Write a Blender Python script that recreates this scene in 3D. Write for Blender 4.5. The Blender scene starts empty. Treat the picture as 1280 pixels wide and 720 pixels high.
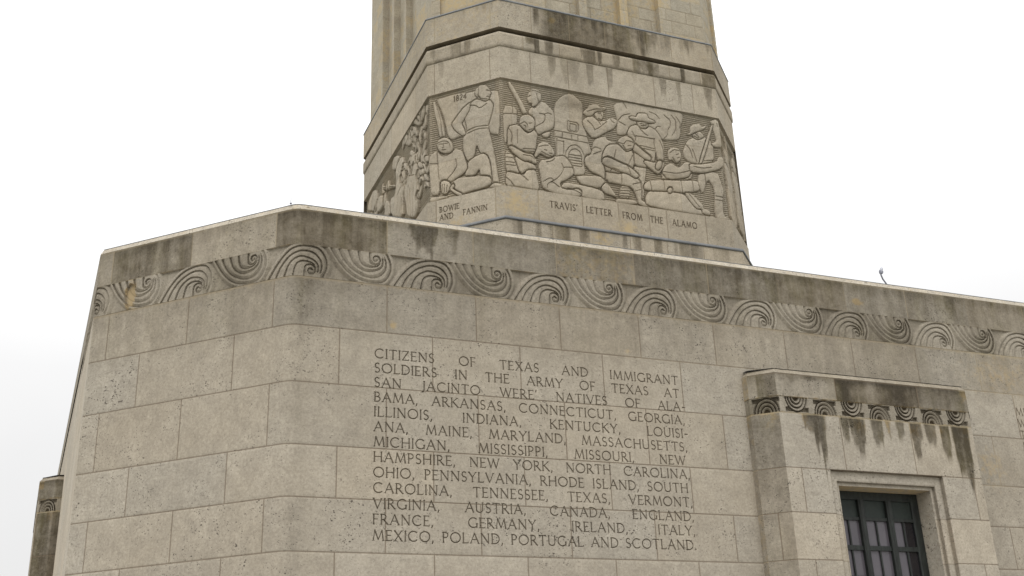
import bpy, math, random
import numpy as np

# ------------------------------------------------------------------ camera, sky, sun, exposure
scene = bpy.context.scene
col = scene.collection
F_PX, PITCH, ROLL, YAW = 1401.48, 0.384591, -0.037947, 0.395223
CAM = (-4.3639, -23.0698, 1.7)
cd = bpy.data.cameras.new("camera"); cam = bpy.data.objects.new("camera", cd); col.objects.link(cam)
cd.sensor_width = 36.0; cd.lens = F_PX / 1280 * 36.0; cd.clip_start = 0.1; cd.clip_end = 20000
from mathutils import Vector, Matrix
_r = Vector((math.cos(YAW), -math.sin(YAW), 0)); _h = Vector((math.sin(YAW), math.cos(YAW), 0))
_f = _h * math.cos(PITCH) + Vector((0, 0, math.sin(PITCH))); _u = -_h * math.sin(PITCH) + Vector((0, 0, math.cos(PITCH)))
_r2 = _r * math.cos(ROLL) + _u * math.sin(ROLL); _u2 = -_r * math.sin(ROLL) + _u * math.cos(ROLL)
M = Matrix((_r2, _u2, -_f)).transposed().to_4x4(); M.translation = CAM
cam.matrix_world = M; scene.camera = cam

SUN_EL, SUN_AZ = 52.0, 215.0          # azimuth clockwise from +y (the direction the light comes from)
w = bpy.data.worlds.new("World"); scene.world = w; w.use_nodes = True
nt = w.node_tree; nt.nodes.clear()
out = nt.nodes.new("ShaderNodeOutputWorld"); bg = nt.nodes.new("ShaderNodeBackground"); bg.inputs[1].default_value = 0.12
sky = nt.nodes.new("ShaderNodeTexSky"); sky.sky_type = 'NISHITA'; sky.sun_disc = False
sky.sun_elevation = math.radians(SUN_EL); sky.sun_rotation = math.radians(SUN_AZ); sky.dust_density = 4.0
# unbroken cloud: brighter overhead than at the horizon
tc = nt.nodes.new("ShaderNodeTexCoord"); sx = nt.nodes.new("ShaderNodeSeparateXYZ"); nt.links.new(tc.outputs['Generated'], sx.inputs[0])
rp = nt.nodes.new("ShaderNodeValToRGB"); nt.links.new(sx.outputs[2], rp.inputs[0])
e = rp.color_ramp.elements
e[0].position = 0.0; e[0].color = (0.318, 0.316, 0.314, 1); e[1].position = 1.0; e[1].color = (1.0, 1.0, 1.0, 1)
m = rp.color_ramp.elements.new(0.30); m.color = (0.388, 0.386, 0.384, 1)
nz = nt.nodes.new("ShaderNodeTexNoise"); nz.inputs['Scale'].default_value = 2.2; nz.inputs['Detail'].default_value = 4
nt.links.new(tc.outputs['Generated'], nz.inputs['Vector'])
mr = nt.nodes.new("ShaderNodeMapRange"); mr.inputs[1].default_value = 0.3; mr.inputs[2].default_value = 0.7
mr.inputs[3].default_value = 20.2; mr.inputs[4].default_value = 22.6; nt.links.new(nz.outputs[0], mr.inputs[0])
sc_ = nt.nodes.new("ShaderNodeVectorMath"); sc_.operation = 'SCALE'
nt.links.new(rp.outputs[0], sc_.inputs[0]); nt.links.new(mr.outputs[0], sc_.inputs['Scale'])
mx = nt.nodes.new("ShaderNodeMix"); mx.data_type = 'RGBA'; mx.clamp_factor = True; mx.inputs[0].default_value = 0.95
nt.links.new(sky.outputs[0], mx.inputs[6]); nt.links.new(sc_.outputs[0], mx.inputs[7])
nt.links.new(mx.outputs[2], bg.inputs[0]); nt.links.new(bg.outputs[0], out.inputs[0])

sl = bpy.data.lights.new("sun", 'SUN'); sl.energy = 0.8; sl.angle = math.radians(40); sl.color = (1.0, 0.97, 0.92)
so = bpy.data.objects.new("sun", sl); col.objects.link(so)
_az = math.radians(SUN_AZ); _el = math.radians(SUN_EL)
so.rotation_euler = (-Vector((math.sin(_az) * math.cos(_el), math.cos(_az) * math.cos(_el), math.sin(_el)))).to_track_quat('-Z', 'Y').to_euler()
vs = scene.view_settings; vs.view_transform = 'Standard'; vs.look = 'None'; vs.exposure = 0.0; vs.gamma = 1.0; vs.use_curve_mapping = False
scene.cycles.max_bounces = 6

# ------------------------------------------------------------------ materials
class NG:
    def __init__(s, name):
        s.m = bpy.data.materials.new(name); s.m.use_nodes = True; s.t = s.m.node_tree; s.t.nodes.clear()
        s.o = s.n("ShaderNodeOutputMaterial"); s.b = s.n("ShaderNodeBsdfPrincipled"); s.l(s.b.outputs[0], s.o.inputs[0])
    def n(s, k, **kw):
        x = s.t.nodes.new(k)
        for a, b in kw.items(): setattr(x, a, b)
        return x
    def l(s, a, b): s.t.links.new(a, b)
    def inp(s, sock, v):
        if hasattr(v, 'is_linked') or hasattr(v, 'links'): s.l(v, sock)
        else: sock.default_value = v
    def attr(s, name):
        return s.n("ShaderNodeAttribute", attribute_name=name).outputs['Fac']
    def math(s, op, a, b=0.0, c=0.0, clamp=False):
        x = s.n("ShaderNodeMath", operation=op, use_clamp=clamp)
        s.inp(x.inputs[0], a); s.inp(x.inputs[1], b); s.inp(x.inputs[2], c); return x.outputs[0]
    def rng(s, v, a, b, c, d, smooth=False):
        x = s.n("ShaderNodeMapRange"); x.interpolation_type = 'SMOOTHSTEP' if smooth else 'LINEAR'
        s.inp(x.inputs[0], v)
        for i, q in zip((1, 2, 3, 4), (a, b, c, d)): s.inp(x.inputs[i], q)
        return x.outputs[0]
    def coord(s, scale):
        t = s.n("ShaderNodeTexCoord"); mp = s.n("ShaderNodeMapping"); mp.inputs['Scale'].default_value = scale
        s.l(t.outputs['Object'], mp.inputs['Vector']); return mp.outputs[0]
    def noise(s, scale, detail=4, rough=0.55, vec=(1, 1, 1), dist=0.0):
        x = s.n("ShaderNodeTexNoise"); x.inputs['Scale'].default_value = scale; x.inputs['Detail'].default_value = detail
        x.inputs['Roughness'].default_value = rough; x.inputs['Distortion'].default_value = dist
        s.l(s.coord(vec), x.inputs['Vector']); return x.outputs[0]
    def voro(s, scale, vec=(1, 1, 1), rand=1.0):
        x = s.n("ShaderNodeTexVoronoi"); x.inputs['Scale'].default_value = scale; x.inputs['Randomness'].default_value = rand
        s.l(s.coord(vec), x.inputs['Vector']); return x.outputs['Distance']
    def mix(s, f, a, b, mode='MIX'):
        x = s.n("ShaderNodeMix", data_type='RGBA', blend_type=mode); s.inp(x.inputs[0], f)
        for i, v in ((6, a), (7, b)):
            if isinstance(v, tuple): x.inputs[i].default_value = (*v, 1)
            else: s.l(v, x.inputs[i])
        return x.outputs[2]
    def bump(s, h, strength, dist):
        x = s.n("ShaderNodeBump"); x.inputs['Strength'].default_value = strength; x.inputs['Distance'].default_value = dist
        s.l(h, x.inputs['Height']); s.l(x.outputs[0], s.b.inputs['Normal'])

def stone(name, ca, cb, pit=1.0, streak=(3.2, 3.2, 0.22)):
    g = NG(name)
    tone = g.attr('tone'); grime = g.attr('grime'); joint = g.attr('joint'); warm = g.attr('warm'); dirt_shade = g.attr('dirt_shade')
    c = g.mix(g.rng(g.noise(0.45, 6, .6), .35, .65, 0, 1), ca, cb)
    # block tone
    v = g.n("ShaderNodeVectorMath", operation='SCALE'); g.l(c, v.inputs[0]); g.l(tone, v.inputs['Scale']); c = v.outputs[0]
    rb = g.math('FRACT', g.math('MULTIPLY', tone, 137.0)); rb2 = g.math('FRACT', g.math('MULTIPLY', tone, 411.0))
    c = g.mix(1.0, c, g.mix(rb2, (1.018, 1.0, .975), (.985, .994, 1.008)), 'MULTIPLY')
    # mottling at hand size and grain
    c = g.mix(1.0, c, g.mix(g.rng(g.noise(2.6, 8, .68, dist=.5), .33, .68, 0, 1), (.86, .853, .848), (1.09, 1.085, 1.075)), 'MULTIPLY')
    c = g.mix(1.0, c, g.mix(g.rng(g.noise(17, 7, .78), .3, .7, 0, 1), (.72, .71, .70), (1.22, 1.22, 1.21)), 'MULTIPLY')
    # shelly veins lying in the bed
    vein = g.math('MULTIPLY', g.rng(g.noise(3.0, 7, .7, vec=(1, 1, 2.6), dist=1.6), .52, .68, 0, .62), rb2)
    c = g.mix(vein, c, (.23, .205, .17))
    # shell holes, in clusters
    cl = g.rng(g.noise(.9, 4, .6), .40, .64, .12, 1, True)
    d1 = g.voro(11.0, vec=(1, 1, 1.3)); d2 = g.voro(24.0)
    size = g.math('MULTIPLY', cl, 0.30)
    p1 = g.rng(g.math('SUBTRACT', d1, g.math('MULTIPLY', size, g.rng(g.noise(5, 2), .4, .7, 0, 1))), 0.02, .10, 1, 0)
    p2 = g.rng(g.math('SUBTRACT', d2, g.math('MULTIPLY', g.rng(cl, 0, 1, .10, .40), g.rng(g.noise(9, 2), .42, .72, 0, 1))), 0.0, .10, 1, 0)
    pits = g.math('MULTIPLY', g.math('MULTIPLY', g.math('MAXIMUM', p1, p2), pit), g.rng(rb, 0, 1, .40, 1.1), clamp=True)
    c = g.mix(g.math('MULTIPLY', pits, .80), c, (.060, .050, .040))
    wl = g.rng(g.voro(3.1, vec=(1, 1, .8)), .012, .03, .55, 0); c = g.mix(wl, c, (.62, .59, .52))
    # ochre
    wn = g.rng(g.math('ADD', g.noise(5.5, 6, .65), g.math('MULTIPLY', warm, .55)), .62, .84, 0, 1)
    c = g.mix(g.math('MULTIPLY', wn, g.math('MINIMUM', g.math('MULTIPLY', warm, 2.0), .9)), c, (.47, .365, .215))
    # runs of grime
    s1 = g.noise(1.0, 7, .66, vec=streak); s2 = g.noise(3.0, 8, .74)
    sm = g.math('ADD', g.math('MULTIPLY', s1, .50), g.math('MULTIPLY', s2, .50))
    gf = g.rng(g.math('ADD', sm, g.math('MULTIPLY', g.math('SUBTRACT', grime, .5), .50)), .27, .74, 0, 1)
    gf = g.math('MULTIPLY', gf, g.rng(grime, 0.02, .75, 0, .95))
    gcol = g.mix(g.rng(g.noise(.8, 5, .6, vec=(1.5, 1.5, .5)), .48, .66, 0, .8), (.235, .215, .178), (.27, .255, .15))
    gcol = g.mix(g.rng(grime, .78, 1.0, 0, .8), gcol, (.085, .079, .070))
    c = g.mix(gf, c, gcol, 'MULTIPLY')
    # mortar
    jc = g.mix(g.math('MINIMUM', g.math('MULTIPLY', warm, 3.0), 1.0), (.105, .075, .053), (.40, .335, .225))
    c = g.mix(g.math('MULTIPLY', joint, .85), c, jc)
    c = g.mix(g.math('MULTIPLY', dirt_shade, .92), c, (.25, .215, .17), 'MULTIPLY')  # soiling in the cuts, plus shade painted under figures and along steps
    g.l(c, g.b.inputs['Base Color']); g.b.inputs['Roughness'].default_value = .92; g.b.inputs['Specular IOR Level'].default_value = .15
    h = g.math('SUBTRACT', g.math('ADD', g.math('MULTIPLY', g.noise(40, 5, .65), .35), g.math('MULTIPLY', g.noise(7, 5, .6), .6)), g.math('MULTIPLY', pits, 1.2))
    g.bump(h, .55, .012)
    return g.m
M_WALL = stone('shell_limestone', (.368, .330, .270), (.424, .387, .325))
M_SHAFT = stone('shaft_limestone', (.378, .329, .258), (.448, .397, .320), pit=.7, streak=(1.9, 1.9, .10))
M_FLUTE = stone('fluted_shaft_limestone', (.385, .341, .268), (.44, .398, .322), pit=.5, streak=(1.4, 1.4, .06))

def plain(name, c1, c2, rough=.5, metal=0.0, scale=6, spec=.5, vec=(1, 1, 1), bump=0.0):
    g = NG(name)
    c = g.mix(g.rng(g.noise(scale, 6, .65, vec=vec), .35, .65, 0, 1), c1, c2)
    g.l(c, g.b.inputs['Base Color']); g.b.inputs['Roughness'].default_value = rough; g.b.inputs['Metallic'].default_value = metal
    g.b.inputs['Specular IOR Level'].default_value = spec
    if bump: g.bump(g.noise(scale * 5, 5, .6), bump, .01)
    return g.m
M_LEAD = plain('weathered_lead', (.125, .130, .138), (.215, .218, .222), .7, 0, 3, vec=(.6, .6, 3))
M_BRONZE = plain('green_black_bronze', (.004, .005, .0045), (.020, .026, .022), .6, .0, 5, vec=(3, 3, .6), bump=.2)
M_PANEL = plain('green_bronze_panel', (.010, .017, .014), (.020, .029, .024), .6, 0, 4, bump=.1)
M_GLASS = plain('grey_window_glass', (.085, .078, .090), (.115, .105, .118), .12, 0, .7)
M_GLASSD = plain('dark_window_glass', (.012, .011, .014), (.02, .018, .02), .06, 0, .7)
M_ROOF = plain('roof_felt', (.09, .088, .085), (.15, .147, .14), .9, 0, 1.5)
M_METAL = plain('dull_grey_metal', (.13, .135, .17), (.25, .255, .29), .45, .6, 20)
M_PAVE = plain('pale_concrete', (.30, .285, .26), (.38, .365, .335), .9, 0, .8, .2, bump=.3)
M_GRASS = plain('grass', (.035, .06, .018), (.075, .10, .03), 1.0, 0, 3, .1, bump=.6)
M_GRASS_COL = None

# ------------------------------------------------------------------ helpers
ATTRS = ('tone', 'grime', 'joint', 'warm', 'dirt_shade')
def empty(name, loc=(0, 0, 0), label=None, cat=None):
    o = bpy.data.objects.new(name, None); col.objects.link(o); o.location = loc
    if label: o['label'] = label; o['category'] = cat
    return o
def mesh_obj(name, V, Fq, mat, parent=None, attrs=None, smooth=False):
    me = bpy.data.meshes.new(name)
    V = np.ascontiguousarray(V, np.float32); Fq = np.ascontiguousarray(Fq, np.int32)
    k = Fq.shape[1]
    me.vertices.add(len(V)); me.vertices.foreach_set('co', V.ravel())
    me.loops.add(Fq.size); me.loops.foreach_set('vertex_index', Fq.ravel())
    me.polygons.add(len(Fq)); me.polygons.foreach_set('loop_start', np.arange(0, Fq.size, k, dtype=np.int32))
    me.polygons.foreach_set('use_smooth', np.full(len(Fq), smooth))
    for a, v in (attrs or {}).items():
        at = me.attributes.new(a, 'FLOAT', 'POINT'); at.data.foreach_set('value', np.ascontiguousarray(v, np.float32).ravel())
    me.update(calc_edges=True); me.materials.append(mat)
    o = bpy.data.objects.new(name, me); col.objects.link(o)
    if parent: o.parent = parent
    return o
class MB:                                   # boxes and tubes collected into one mesh
    def __init__(s): s.v = []; s.f = []
    def box(s, a, b, bev=0.0):
        x0, y0, z0 = a; x1, y1, z1 = b; n = len(s.v)
        s.v += [(x0, y0, z0), (x1, y0, z0), (x1, y1, z0), (x0, y1, z0), (x0, y0, z1), (x1, y0, z1), (x1, y1, z1), (x0, y1, z1)]
        s.f += [[n + i for i in q] for q in ((0, 3, 2, 1), (4, 5, 6, 7), (0, 1, 5, 4), (1, 2, 6, 5), (2, 3, 7, 6), (3, 0, 4, 7))]
    def bar(s, x0, x1, y0, y1, z0, z1, c):   # upright bar with chamfered front edges (front is -y)
        n = len(s.v); P = [(x0, y1), (x0, y0 + c), (x0 + c, y0), (x1 - c, y0), (x1, y0 + c), (x1, y1)]
        s.v += [(x, y, z0) for x, y in P] + [(x, y, z1) for x, y in P]
        for i in range(6): j = (i + 1) % 6; s.f.append([n + i, n + j, n + 6 + j, n + 6 + i])
        s.f.append([n + 6, n + 7, n + 8, n + 9]); s.f.append([n + 6, n + 9, n + 10, n + 11])
    def tube(s, pts, rad, seg=10):
        n0 = len(s.v); pts = [Vector(p) for p in pts]
        for i, p in enumerate(pts):
            t = (pts[min(i + 1, len(pts) - 1)] - pts[max(i - 1, 0)]).normalized()
            a = t.orthogonal().normalized() if i == 0 else (pa - t * pa.dot(t)).normalized()
            pa = a; b = t.cross(a); r = rad[i] if isinstance(rad, (list, tuple)) else rad
            for k in range(seg):
                q = 2 * math.pi * k / seg; s.v.append(tuple(p + (a * math.cos(q) + b * math.sin(q)) * r))
        for i in range(len(pts) - 1):
            for k in range(seg):
                A = n0 + i * seg + k; B = n0 + i * seg + (k + 1) % seg; s.f.append([A, B, B + seg, A + seg])
    def build(s, name, mat, parent=None, smooth=False): return mesh_obj(name, s.v, s.f, mat, parent, smooth=smooth)

class Path:                                  # walls round a many-sided plan; s runs left to right seen from outside
    def __init__(s, pts, s0, R=0.0, closed=True, small=()):
        s.small = small
        s.R = R; s.T22 = math.tan(math.pi / 8); s.seg = []; a = s0; n = len(pts)
        for i in range(n if closed else n - 1):
            p = np.array(pts[i], float); q = np.array(pts[(i + 1) % n], float); L = np.linalg.norm(q - p)
            s.seg.append((a, a + L, p, (q - p) / L)); a += L
        s.closed = closed; s.end = a
    def __call__(s, S):
        S = np.clip(np.asarray(S, float), s.seg[0][0], s.seg[-1][1]); X = np.zeros((len(S), 2)); N = np.zeros((len(S), 2)); last = len(s.seg) - 1
        for i, (a, b, p, e) in enumerate(s.seg):
            k = (S >= a - 1e-9) & (S <= b + 1e-9) if i in (0, last) else (S >= a) & (S <= b + 1e-9)
            if not k.any(): continue
            u = S[k] - a; n = np.array([e[1], -e[0]])
            x = p + u[:, None] * e; nn = np.tile(n, (len(u), 1))
            for d, sg, use in ((u, -1, s.closed or i > 0), (b - a - u, 1, s.closed or i < last)):
                if not use: continue
                ci = (i if sg < 0 else (i + 1) % len(s.seg)); Rr = .05 if ci in s.small else s.R
                if s.R > 0:
                    t = Rr * s.T22; kk = d < t
                    ang = (1 - d[kk] / t) * math.pi / 8
                    T = (p + e * t) if sg < 0 else (p + e * (b - a - t)); C = T - n * Rr
                    v = n * np.cos(ang)[:, None] + sg * e * np.sin(ang)[:, None]
                    x[kk] = C + v * Rr; nn[kk] = v
                else:
                    kk = d < .3; nn[kk] = n + sg * e * (s.T22 * (1 - d[kk] / .3))[:, None]
            X[k] = x; N[k] = nn
        return X, N

def lines(a, b, step, marks=(), w=.011, extra=()):    # grid coordinates, tightened at joints
    v = list(np.linspace(a, b, max(2, int(round((b - a) / step)) + 1)))
    rem = np.array(v); keep = np.ones(len(rem), bool)
    for q in marks: keep &= ~((np.abs(rem - q) < w * 2.2) & (rem > a) & (rem < b))
    v = list(rem[keep])
    for q in marks:
        for o in (-2, -1, 0, 1, 2):
            if a < q + o * w < b: v.append(q + o * w)
    v += [x for x in extra if a <= x <= b]
    return np.unique(np.round(v, 5))
def near(A, marks):                          # distance to the nearest mark
    A = np.asarray(A, float)
    if len(marks) == 0: return np.full(A.shape, 99.)
    return np.min(np.abs(A[..., None] - np.asarray(marks, float)), -1)
def hash01(*k):
    return (math.sin(sum(v * c for v, c in zip(k, (127.1, 311.7, 74.7, 53.3)))) * 43758.5453) % 1.0

def strip(path, S, Z, H, A, parts, mat, parent, owner=None, keep=None, smooth=False):
    """height field H[z, s] on a path; parts: {owner id: (name, label, parent or None)}; returns objects by id"""
    X, N = path(S); nz, ns = len(Z), len(S)
    H = np.broadcast_to(H, (nz, ns)).astype(float)
    V = np.empty((nz, ns, 3)); V[..., :2] = X[None] + H[..., None] * N[None]; V[..., 2] = np.asarray(Z)[:, None]
    i = np.arange(nz * ns).reshape(nz, ns)
    Fq = np.stack([i[:-1, :-1], i[:-1, 1:], i[1:, 1:], i[1:, :-1]], -1).reshape(-1, 4)
    at = {}
    for a in ATTRS: at[a] = np.broadcast_to(A.get(a, 1.0 if a == 'tone' else 0.0), (nz, ns)).reshape(-1)
    V = V.reshape(-1, 3)
    own = np.zeros(len(Fq), int) if owner is None else np.asarray(owner)[:-1, :-1].reshape(-1)
    kp = np.ones(len(Fq), bool) if keep is None else np.asarray(keep)[:-1, :-1].reshape(-1)
    res = {}
    for k, (name, label, par) in parts.items():
        f = Fq[(own == k) & kp]
        if len(f) == 0: continue
        u, inv = np.unique(f, return_inverse=True)
        o = mesh_obj(name, V[u], inv.reshape(-1, 4), mat, (res[par] if isinstance(par, int) else (par or parent)), {a: v[u] for a, v in at.items()}, smooth)
        if label: o['label'] = label
        res[k] = o
    return res

# ---- an incised roman alphabet: strokes in units of the capital height
def arc(cx, cy, rx, ry, a0, a1, n=9):
    return [(cx + rx * math.cos(math.radians(a0 + (a1 - a0) * i / n)), cy + ry * math.sin(math.radians(a0 + (a1 - a0) * i / n))) for i in range(n + 1)]
T_, K_ = .62, 1.0
GL = {
'A': (.80, [([(.40, 1), (.04, 0)], T_), ([(.40, 1), (.76, 0)], K_), ([(.17, .36), (.62, .36)], T_)], [(.04, 0), (.76, 0)]),
'B': (.56, [([(.08, 0), (.08, 1)], K_), ([(.08, 1)] + arc(.22, .76, .24, .24, 90, -90) + [(.08, .52)], .8), ([(.08, .52)] + arc(.24, .26, .29, .26, 90, -90) + [(.08, 0)], .85)], [(.05, 0), (.05, 1)]),
'C': (.84, [(arc(.47, .5, .43, .5, 48, 312, 18), .9)], []),
'D': (.76, [([(.08, 0), (.08, 1)], K_), ([(.08, 1)] + arc(.26, .5, .47, .5, 90, -90, 14) + [(.08, 0)], .85)], [(.05, 0), (.05, 1)]),
'E': (.54, [([(.08, 0), (.08, 1)], K_), ([(.08, 1), (.48, 1), (.48, .92)], T_), ([(.08, .52), (.42, .52)], T_), ([(.08, 0), (.50, 0), (.52, .09)], T_)], [(.05, 0), (.05, 1)]),
'F': (.50, [([(.08, 0), (.08, 1)], K_), ([(.08, 1), (.46, 1), (.46, .92)], T_), ([(.08, .51), (.40, .51)], T_)], [(.08, 0), (.05, 1)]),
'G': (.86, [(arc(.47, .5, .43, .5, 48, 322, 18), .9), ([(.80, .03), (.80, .40)], K_)], [(.80, .40)]),
'H': (.78, [([(.08, 0), (.08, 1)], K_), ([(.70, 0), (.70, 1)], K_), ([(.08, .52), (.70, .52)], T_)], [(.08, 0), (.08, 1), (.70, 0), (.70, 1)]),
'I': (.16, [([(.08, 0), (.08, 1)], K_)], [(.08, 0), (.08, 1)]),
'J': (.26, [([(.18, 1), (.18, .05), (.10, -.14), (-.02, -.18)], K_)], [(.18, 1)]),
'K': (.70, [([(.08, 0), (.08, 1)], K_), ([(.60, 1), (.08, .48)], T_), ([(.20, .58), (.68, 0)], K_)], [(.08, 0), (.08, 1), (.60, 1), (.68, 0)]),
'L': (.54, [([(.08, 0), (.08, 1)], K_), ([(.08, 0), (.50, 0), (.53, .10)], T_)], [(.05, 0), (.08, 1)]),
'M': (.98, [([(.18, 1), (.06, 0)], T_), ([(.18, 1), (.49, .06)], K_), ([(.49, .06), (.80, 1)], T_), ([(.80, 1), (.92, 0)], K_)], [(.06, 0), (.92, 0)]),
'N': (.82, [([(.10, 0), (.10, 1)], T_), ([(.10, 1), (.72, .02)], K_), ([(.72, 0), (.72, 1)], T_)], [(.10, 0), (.08, 1), (.72, 1)]),
'O': (.94, [(arc(.47, .5, .44, .5, 0, 360, 24), .9)], []),
'P': (.54, [([(.08, 0), (.08, 1)], K_), ([(.08, 1)] + arc(.22, .73, .27, .27, 90, -100) + [(.12, .46)], .8)], [(.08, 0), (.05, 1)]),
'Q': (.94, [(arc(.47, .5, .44, .5, 0, 360, 24), .9), ([(.5, .1), (.9, -.2)], .8)], []),
'R': (.66, [([(.08, 0), (.08, 1)], K_), ([(.08, 1)] + arc(.22, .74, .26, .26, 90, -100) + [(.12, .48)], .8), ([(.26, .48), (.64, 0)], K_)], [(.08, 0), (.05, 1), (.64, 0)]),
'S': (.50, [(arc(.25, .75, .19, .25, 40, 240, 9) + arc(.24, .25, .22, .25, 70, -140, 9), .85)], []),
'T': (.70, [([(.35, 0), (.35, 1)], K_), ([(.02, .91), (.04, 1), (.66, 1), (.68, .91)], T_)], [(.35, 0)]),
'U': (.76, [([(.08, 1), (.08, .30)] + arc(.37, .30, .29, .30, 180, 360, 10) + [(.66, 1)], .9)], [(.08, 1), (.66, 1)]),
'V': (.78, [([(.04, 1), (.39, 0)], K_), ([(.39, 0), (.74, 1)], T_)], [(.04, 1), (.74, 1)]),
'W': (1.12, [([(.04, 1), (.32, 0)], K_), ([(.32, 0), (.58, .96)], T_), ([(.54, .96), (.82, 0)], K_), ([(.82, 0), (1.08, 1)], T_)], [(.04, 1), (1.08, 1)]),
'X': (.74, [([(.06, 1), (.68, 0)], K_), ([(.66, 1), (.06, 0)], T_)], [(.06, 1), (.66, 1), (.06, 0), (.68, 0)]),
'Y': (.72, [([(.04, 1), (.36, .48), (.36, 0)], K_), ([(.36, .48), (.68, 1)], T_)], [(.04, 1), (.68, 1), (.36, 0)]),
'Z': (.66, [([(.06, .90), (.08, 1), (.60, 1)], T_), ([(.60, 1), (.04, 0)], K_), ([(.04, 0), (.60, 0), (.63, .10)], T_)], []),
',': (.16, [([(.08, .06), (.08, -.04), (.03, -.16)], 1.0)], []),
'.': (.16, [([(.08, .03), (.08, .05)], 1.2)], []),
'-': (.40, [([(.06, .44), (.34, .44)], .9)], []),
"'": (.16, [([(.08, 1.04), (.05, .84)], 1.0)], []),
'1': (.3, [([(.02, .85), (.15, 1), (.15, 0)], K_)], []),
'8': (.56, [(arc(.28, .75, .20, .24, 0, 360, 14), .9), (arc(.28, .26, .25, .26, 0, 360, 14), .9)], []),
'2': (.56, [(arc(.27, .74, .22, .26, 160, -40, 9) + [(.04, 0), (.54, 0)], .9)], []),
'4': (.6, [([(.44, 0), (.44, 1), (.02, .28), (.58, .28)], .9)], []),
}
WS, GAP = 1.18, .20
def text_width(t, ws): return sum(GL[c][0] * ws + GAP for c in t) - GAP
def seg_dist(PX, PZ, pts, closed=False):
    D = np.full(PX.shape, 1e9); n = len(pts)
    for i in range(n if closed else n - 1):
        (x0, z0), (x1, z1) = pts[i], pts[(i + 1) % n]
        dx, dz = x1 - x0, z1 - z0; L = dx * dx + dz * dz + 1e-12
        t = np.clip(((PX - x0) * dx + (PZ - z0) * dz) / L, 0, 1)
        D = np.minimum(D, (PX - x0 - t * dx) ** 2 + (PZ - z0 - t * dz) ** 2)
    return np.sqrt(D)
def window(S, Z, pts, pad):
    p = np.asarray(pts, float)
    a, b = np.searchsorted(S, [p[:, 0].min() - pad, p[:, 0].max() + pad]); c, d_ = np.searchsorted(Z, [p[:, 1].min() - pad, p[:, 1].max() + pad])
    return slice(c, d_), slice(a, b)
def cut_word(D, S, Z, t, s0, z0, cap, ws, sw):
    """D collects (distance to stroke axis) / (half stroke width), smallest wins; z0 is the baseline"""
    x = s0
    for ch in t:
        wd, strokes, serifs = GL[ch]
        st = list(strokes) + [([(p[0] - .085 / ws, p[1]), (p[0] + .085 / ws, p[1])], .5) for p in serifs]
        for pts, k in st:
            q = [(x + px * cap * ws, z0 + pz * cap) for px, pz in pts]
            sl_ = window(S, Z, q, sw * 1.5)
            PX, PZ = np.meshgrid(S[sl_[1]], Z[sl_[0]])
            if PX.size: D[sl_] = np.minimum(D[sl_], seg_dist(PX, PZ, q) / (sw * .5 * k))
        x += (wd * ws + GAP) * cap
    return x
def cut_line(D, S, Z, t, s0, s1, z0, cap, sw):
    words = t.split(); ws = WS
    tail = words[-1][-1] if words[-1][-1] in ',.-' else ''
    while True:
        W_ = [text_width(q, ws) * cap for q in words]
        hang = (GL[tail][0] * ws + GAP) * cap if tail else 0
        sp = (s1 - s0 - sum(W_) + hang) / max(1, len(words) - 1)
        if sp > .62 * cap or ws < .8: break
        ws -= .02
    x = s0
    for q, wq in zip(words, W_): cut_word(D, S, Z, q, x, z0, cap, ws, sw); x += wq + sp

# ------------------------------------------------------------------ ground
def disc(name, r, z, mat, seg=96):
    o = mesh_obj(name, [(15 + r * math.cos(2 * math.pi * i / seg), 19 + r * math.sin(2 * math.pi * i / seg), z) for i in range(seg)], [list(range(seg))], mat)
    o['kind'] = 'structure'; return o
disc('ground', 6000, -0.006, M_GRASS); disc('terrace', 75, 0.0, M_PAVE)

# ------------------------------------------------------------------ the base building
BASE = empty('monument_building', (15, 19, 0), "broad pale stone base building with wave-carved band, long incised lettering and dark bronze window", "building")
BASE.location = (0, 0, 0)
CH_ = 4.0; CL = CH_ * math.sqrt(2); HX = 15.0
SKEW = .5; SA = -CL - math.hypot(30, SKEW)
bpath = Path([(-CH_ - SKEW, 34), (-CH_, CH_), (0, 0), (30, 0), (34, 4), (34, 34), (30, 38), (0, 38)], SA, R=.45, small=(1,))
S_END = bpath.end
ZC = [0, 1.05, 2.15, 3.25, 4.35, 5.451, 6.567, 7.68, 9.057, 10.355, 11.522]
JA = [2.16 * k for k in range(1, 14)] + [-.5, -2.83, -5.16] + [-7.5 - 2.16 * k for k in range(12)] + [31 + 2.16 * k for k in range(36)]
JB = [1.08 + 2.16 * k for k in range(14)] + [-1.5, -4.14] + [-6.45 - 2.16 * k for k in range(13)] + [32.1 + 2.16 * k for k in range(35)]
JM = sorted(JA + JB)
def joints(S, Z, courses, marks, seed=0, tv=.07, w=.0130):
    """joint strength and block tone on a grid; marks[i] are the upright joints of course i"""
    S = np.asarray(S); Z = np.asarray(Z); j = np.zeros((len(Z), len(S))); tone = np.ones((len(Z), len(S)))
    hz = near(Z, courses)[:, None]; j = np.maximum(j, np.clip(1.35 - hz / w, 0, 1))
    for i in range(len(courses) - 1):
        rows = (Z >= courses[i] - 1e-6) & (Z <= courses[i + 1] + 1e-6)
        if not rows.any(): continue
        mk = np.sort(np.asarray(marks[i], float)); b = np.searchsorted(mk, S)
        tn = np.array([1 + tv * (2 * hash01(q, i, seed) - 1) for q in range(len(mk) + 1)])[b]
        tone[rows] = tn; vj = np.clip(1.35 - near(S, mk) / w, 0, 1)
        j[rows] = np.maximum(j[rows], vj[None, :])
    return j, tone
MK = [JB if (i % 2 == 0) else JA for i in range(10)]
MK[9] = JA; MK[8] = JB; MK[7] = JA; MK[6] = JB; MK[5] = JA; MK[4] = JB; MK[3] = JA; MK[2] = JB; MK[1] = JA; MK[0] = JB
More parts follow.
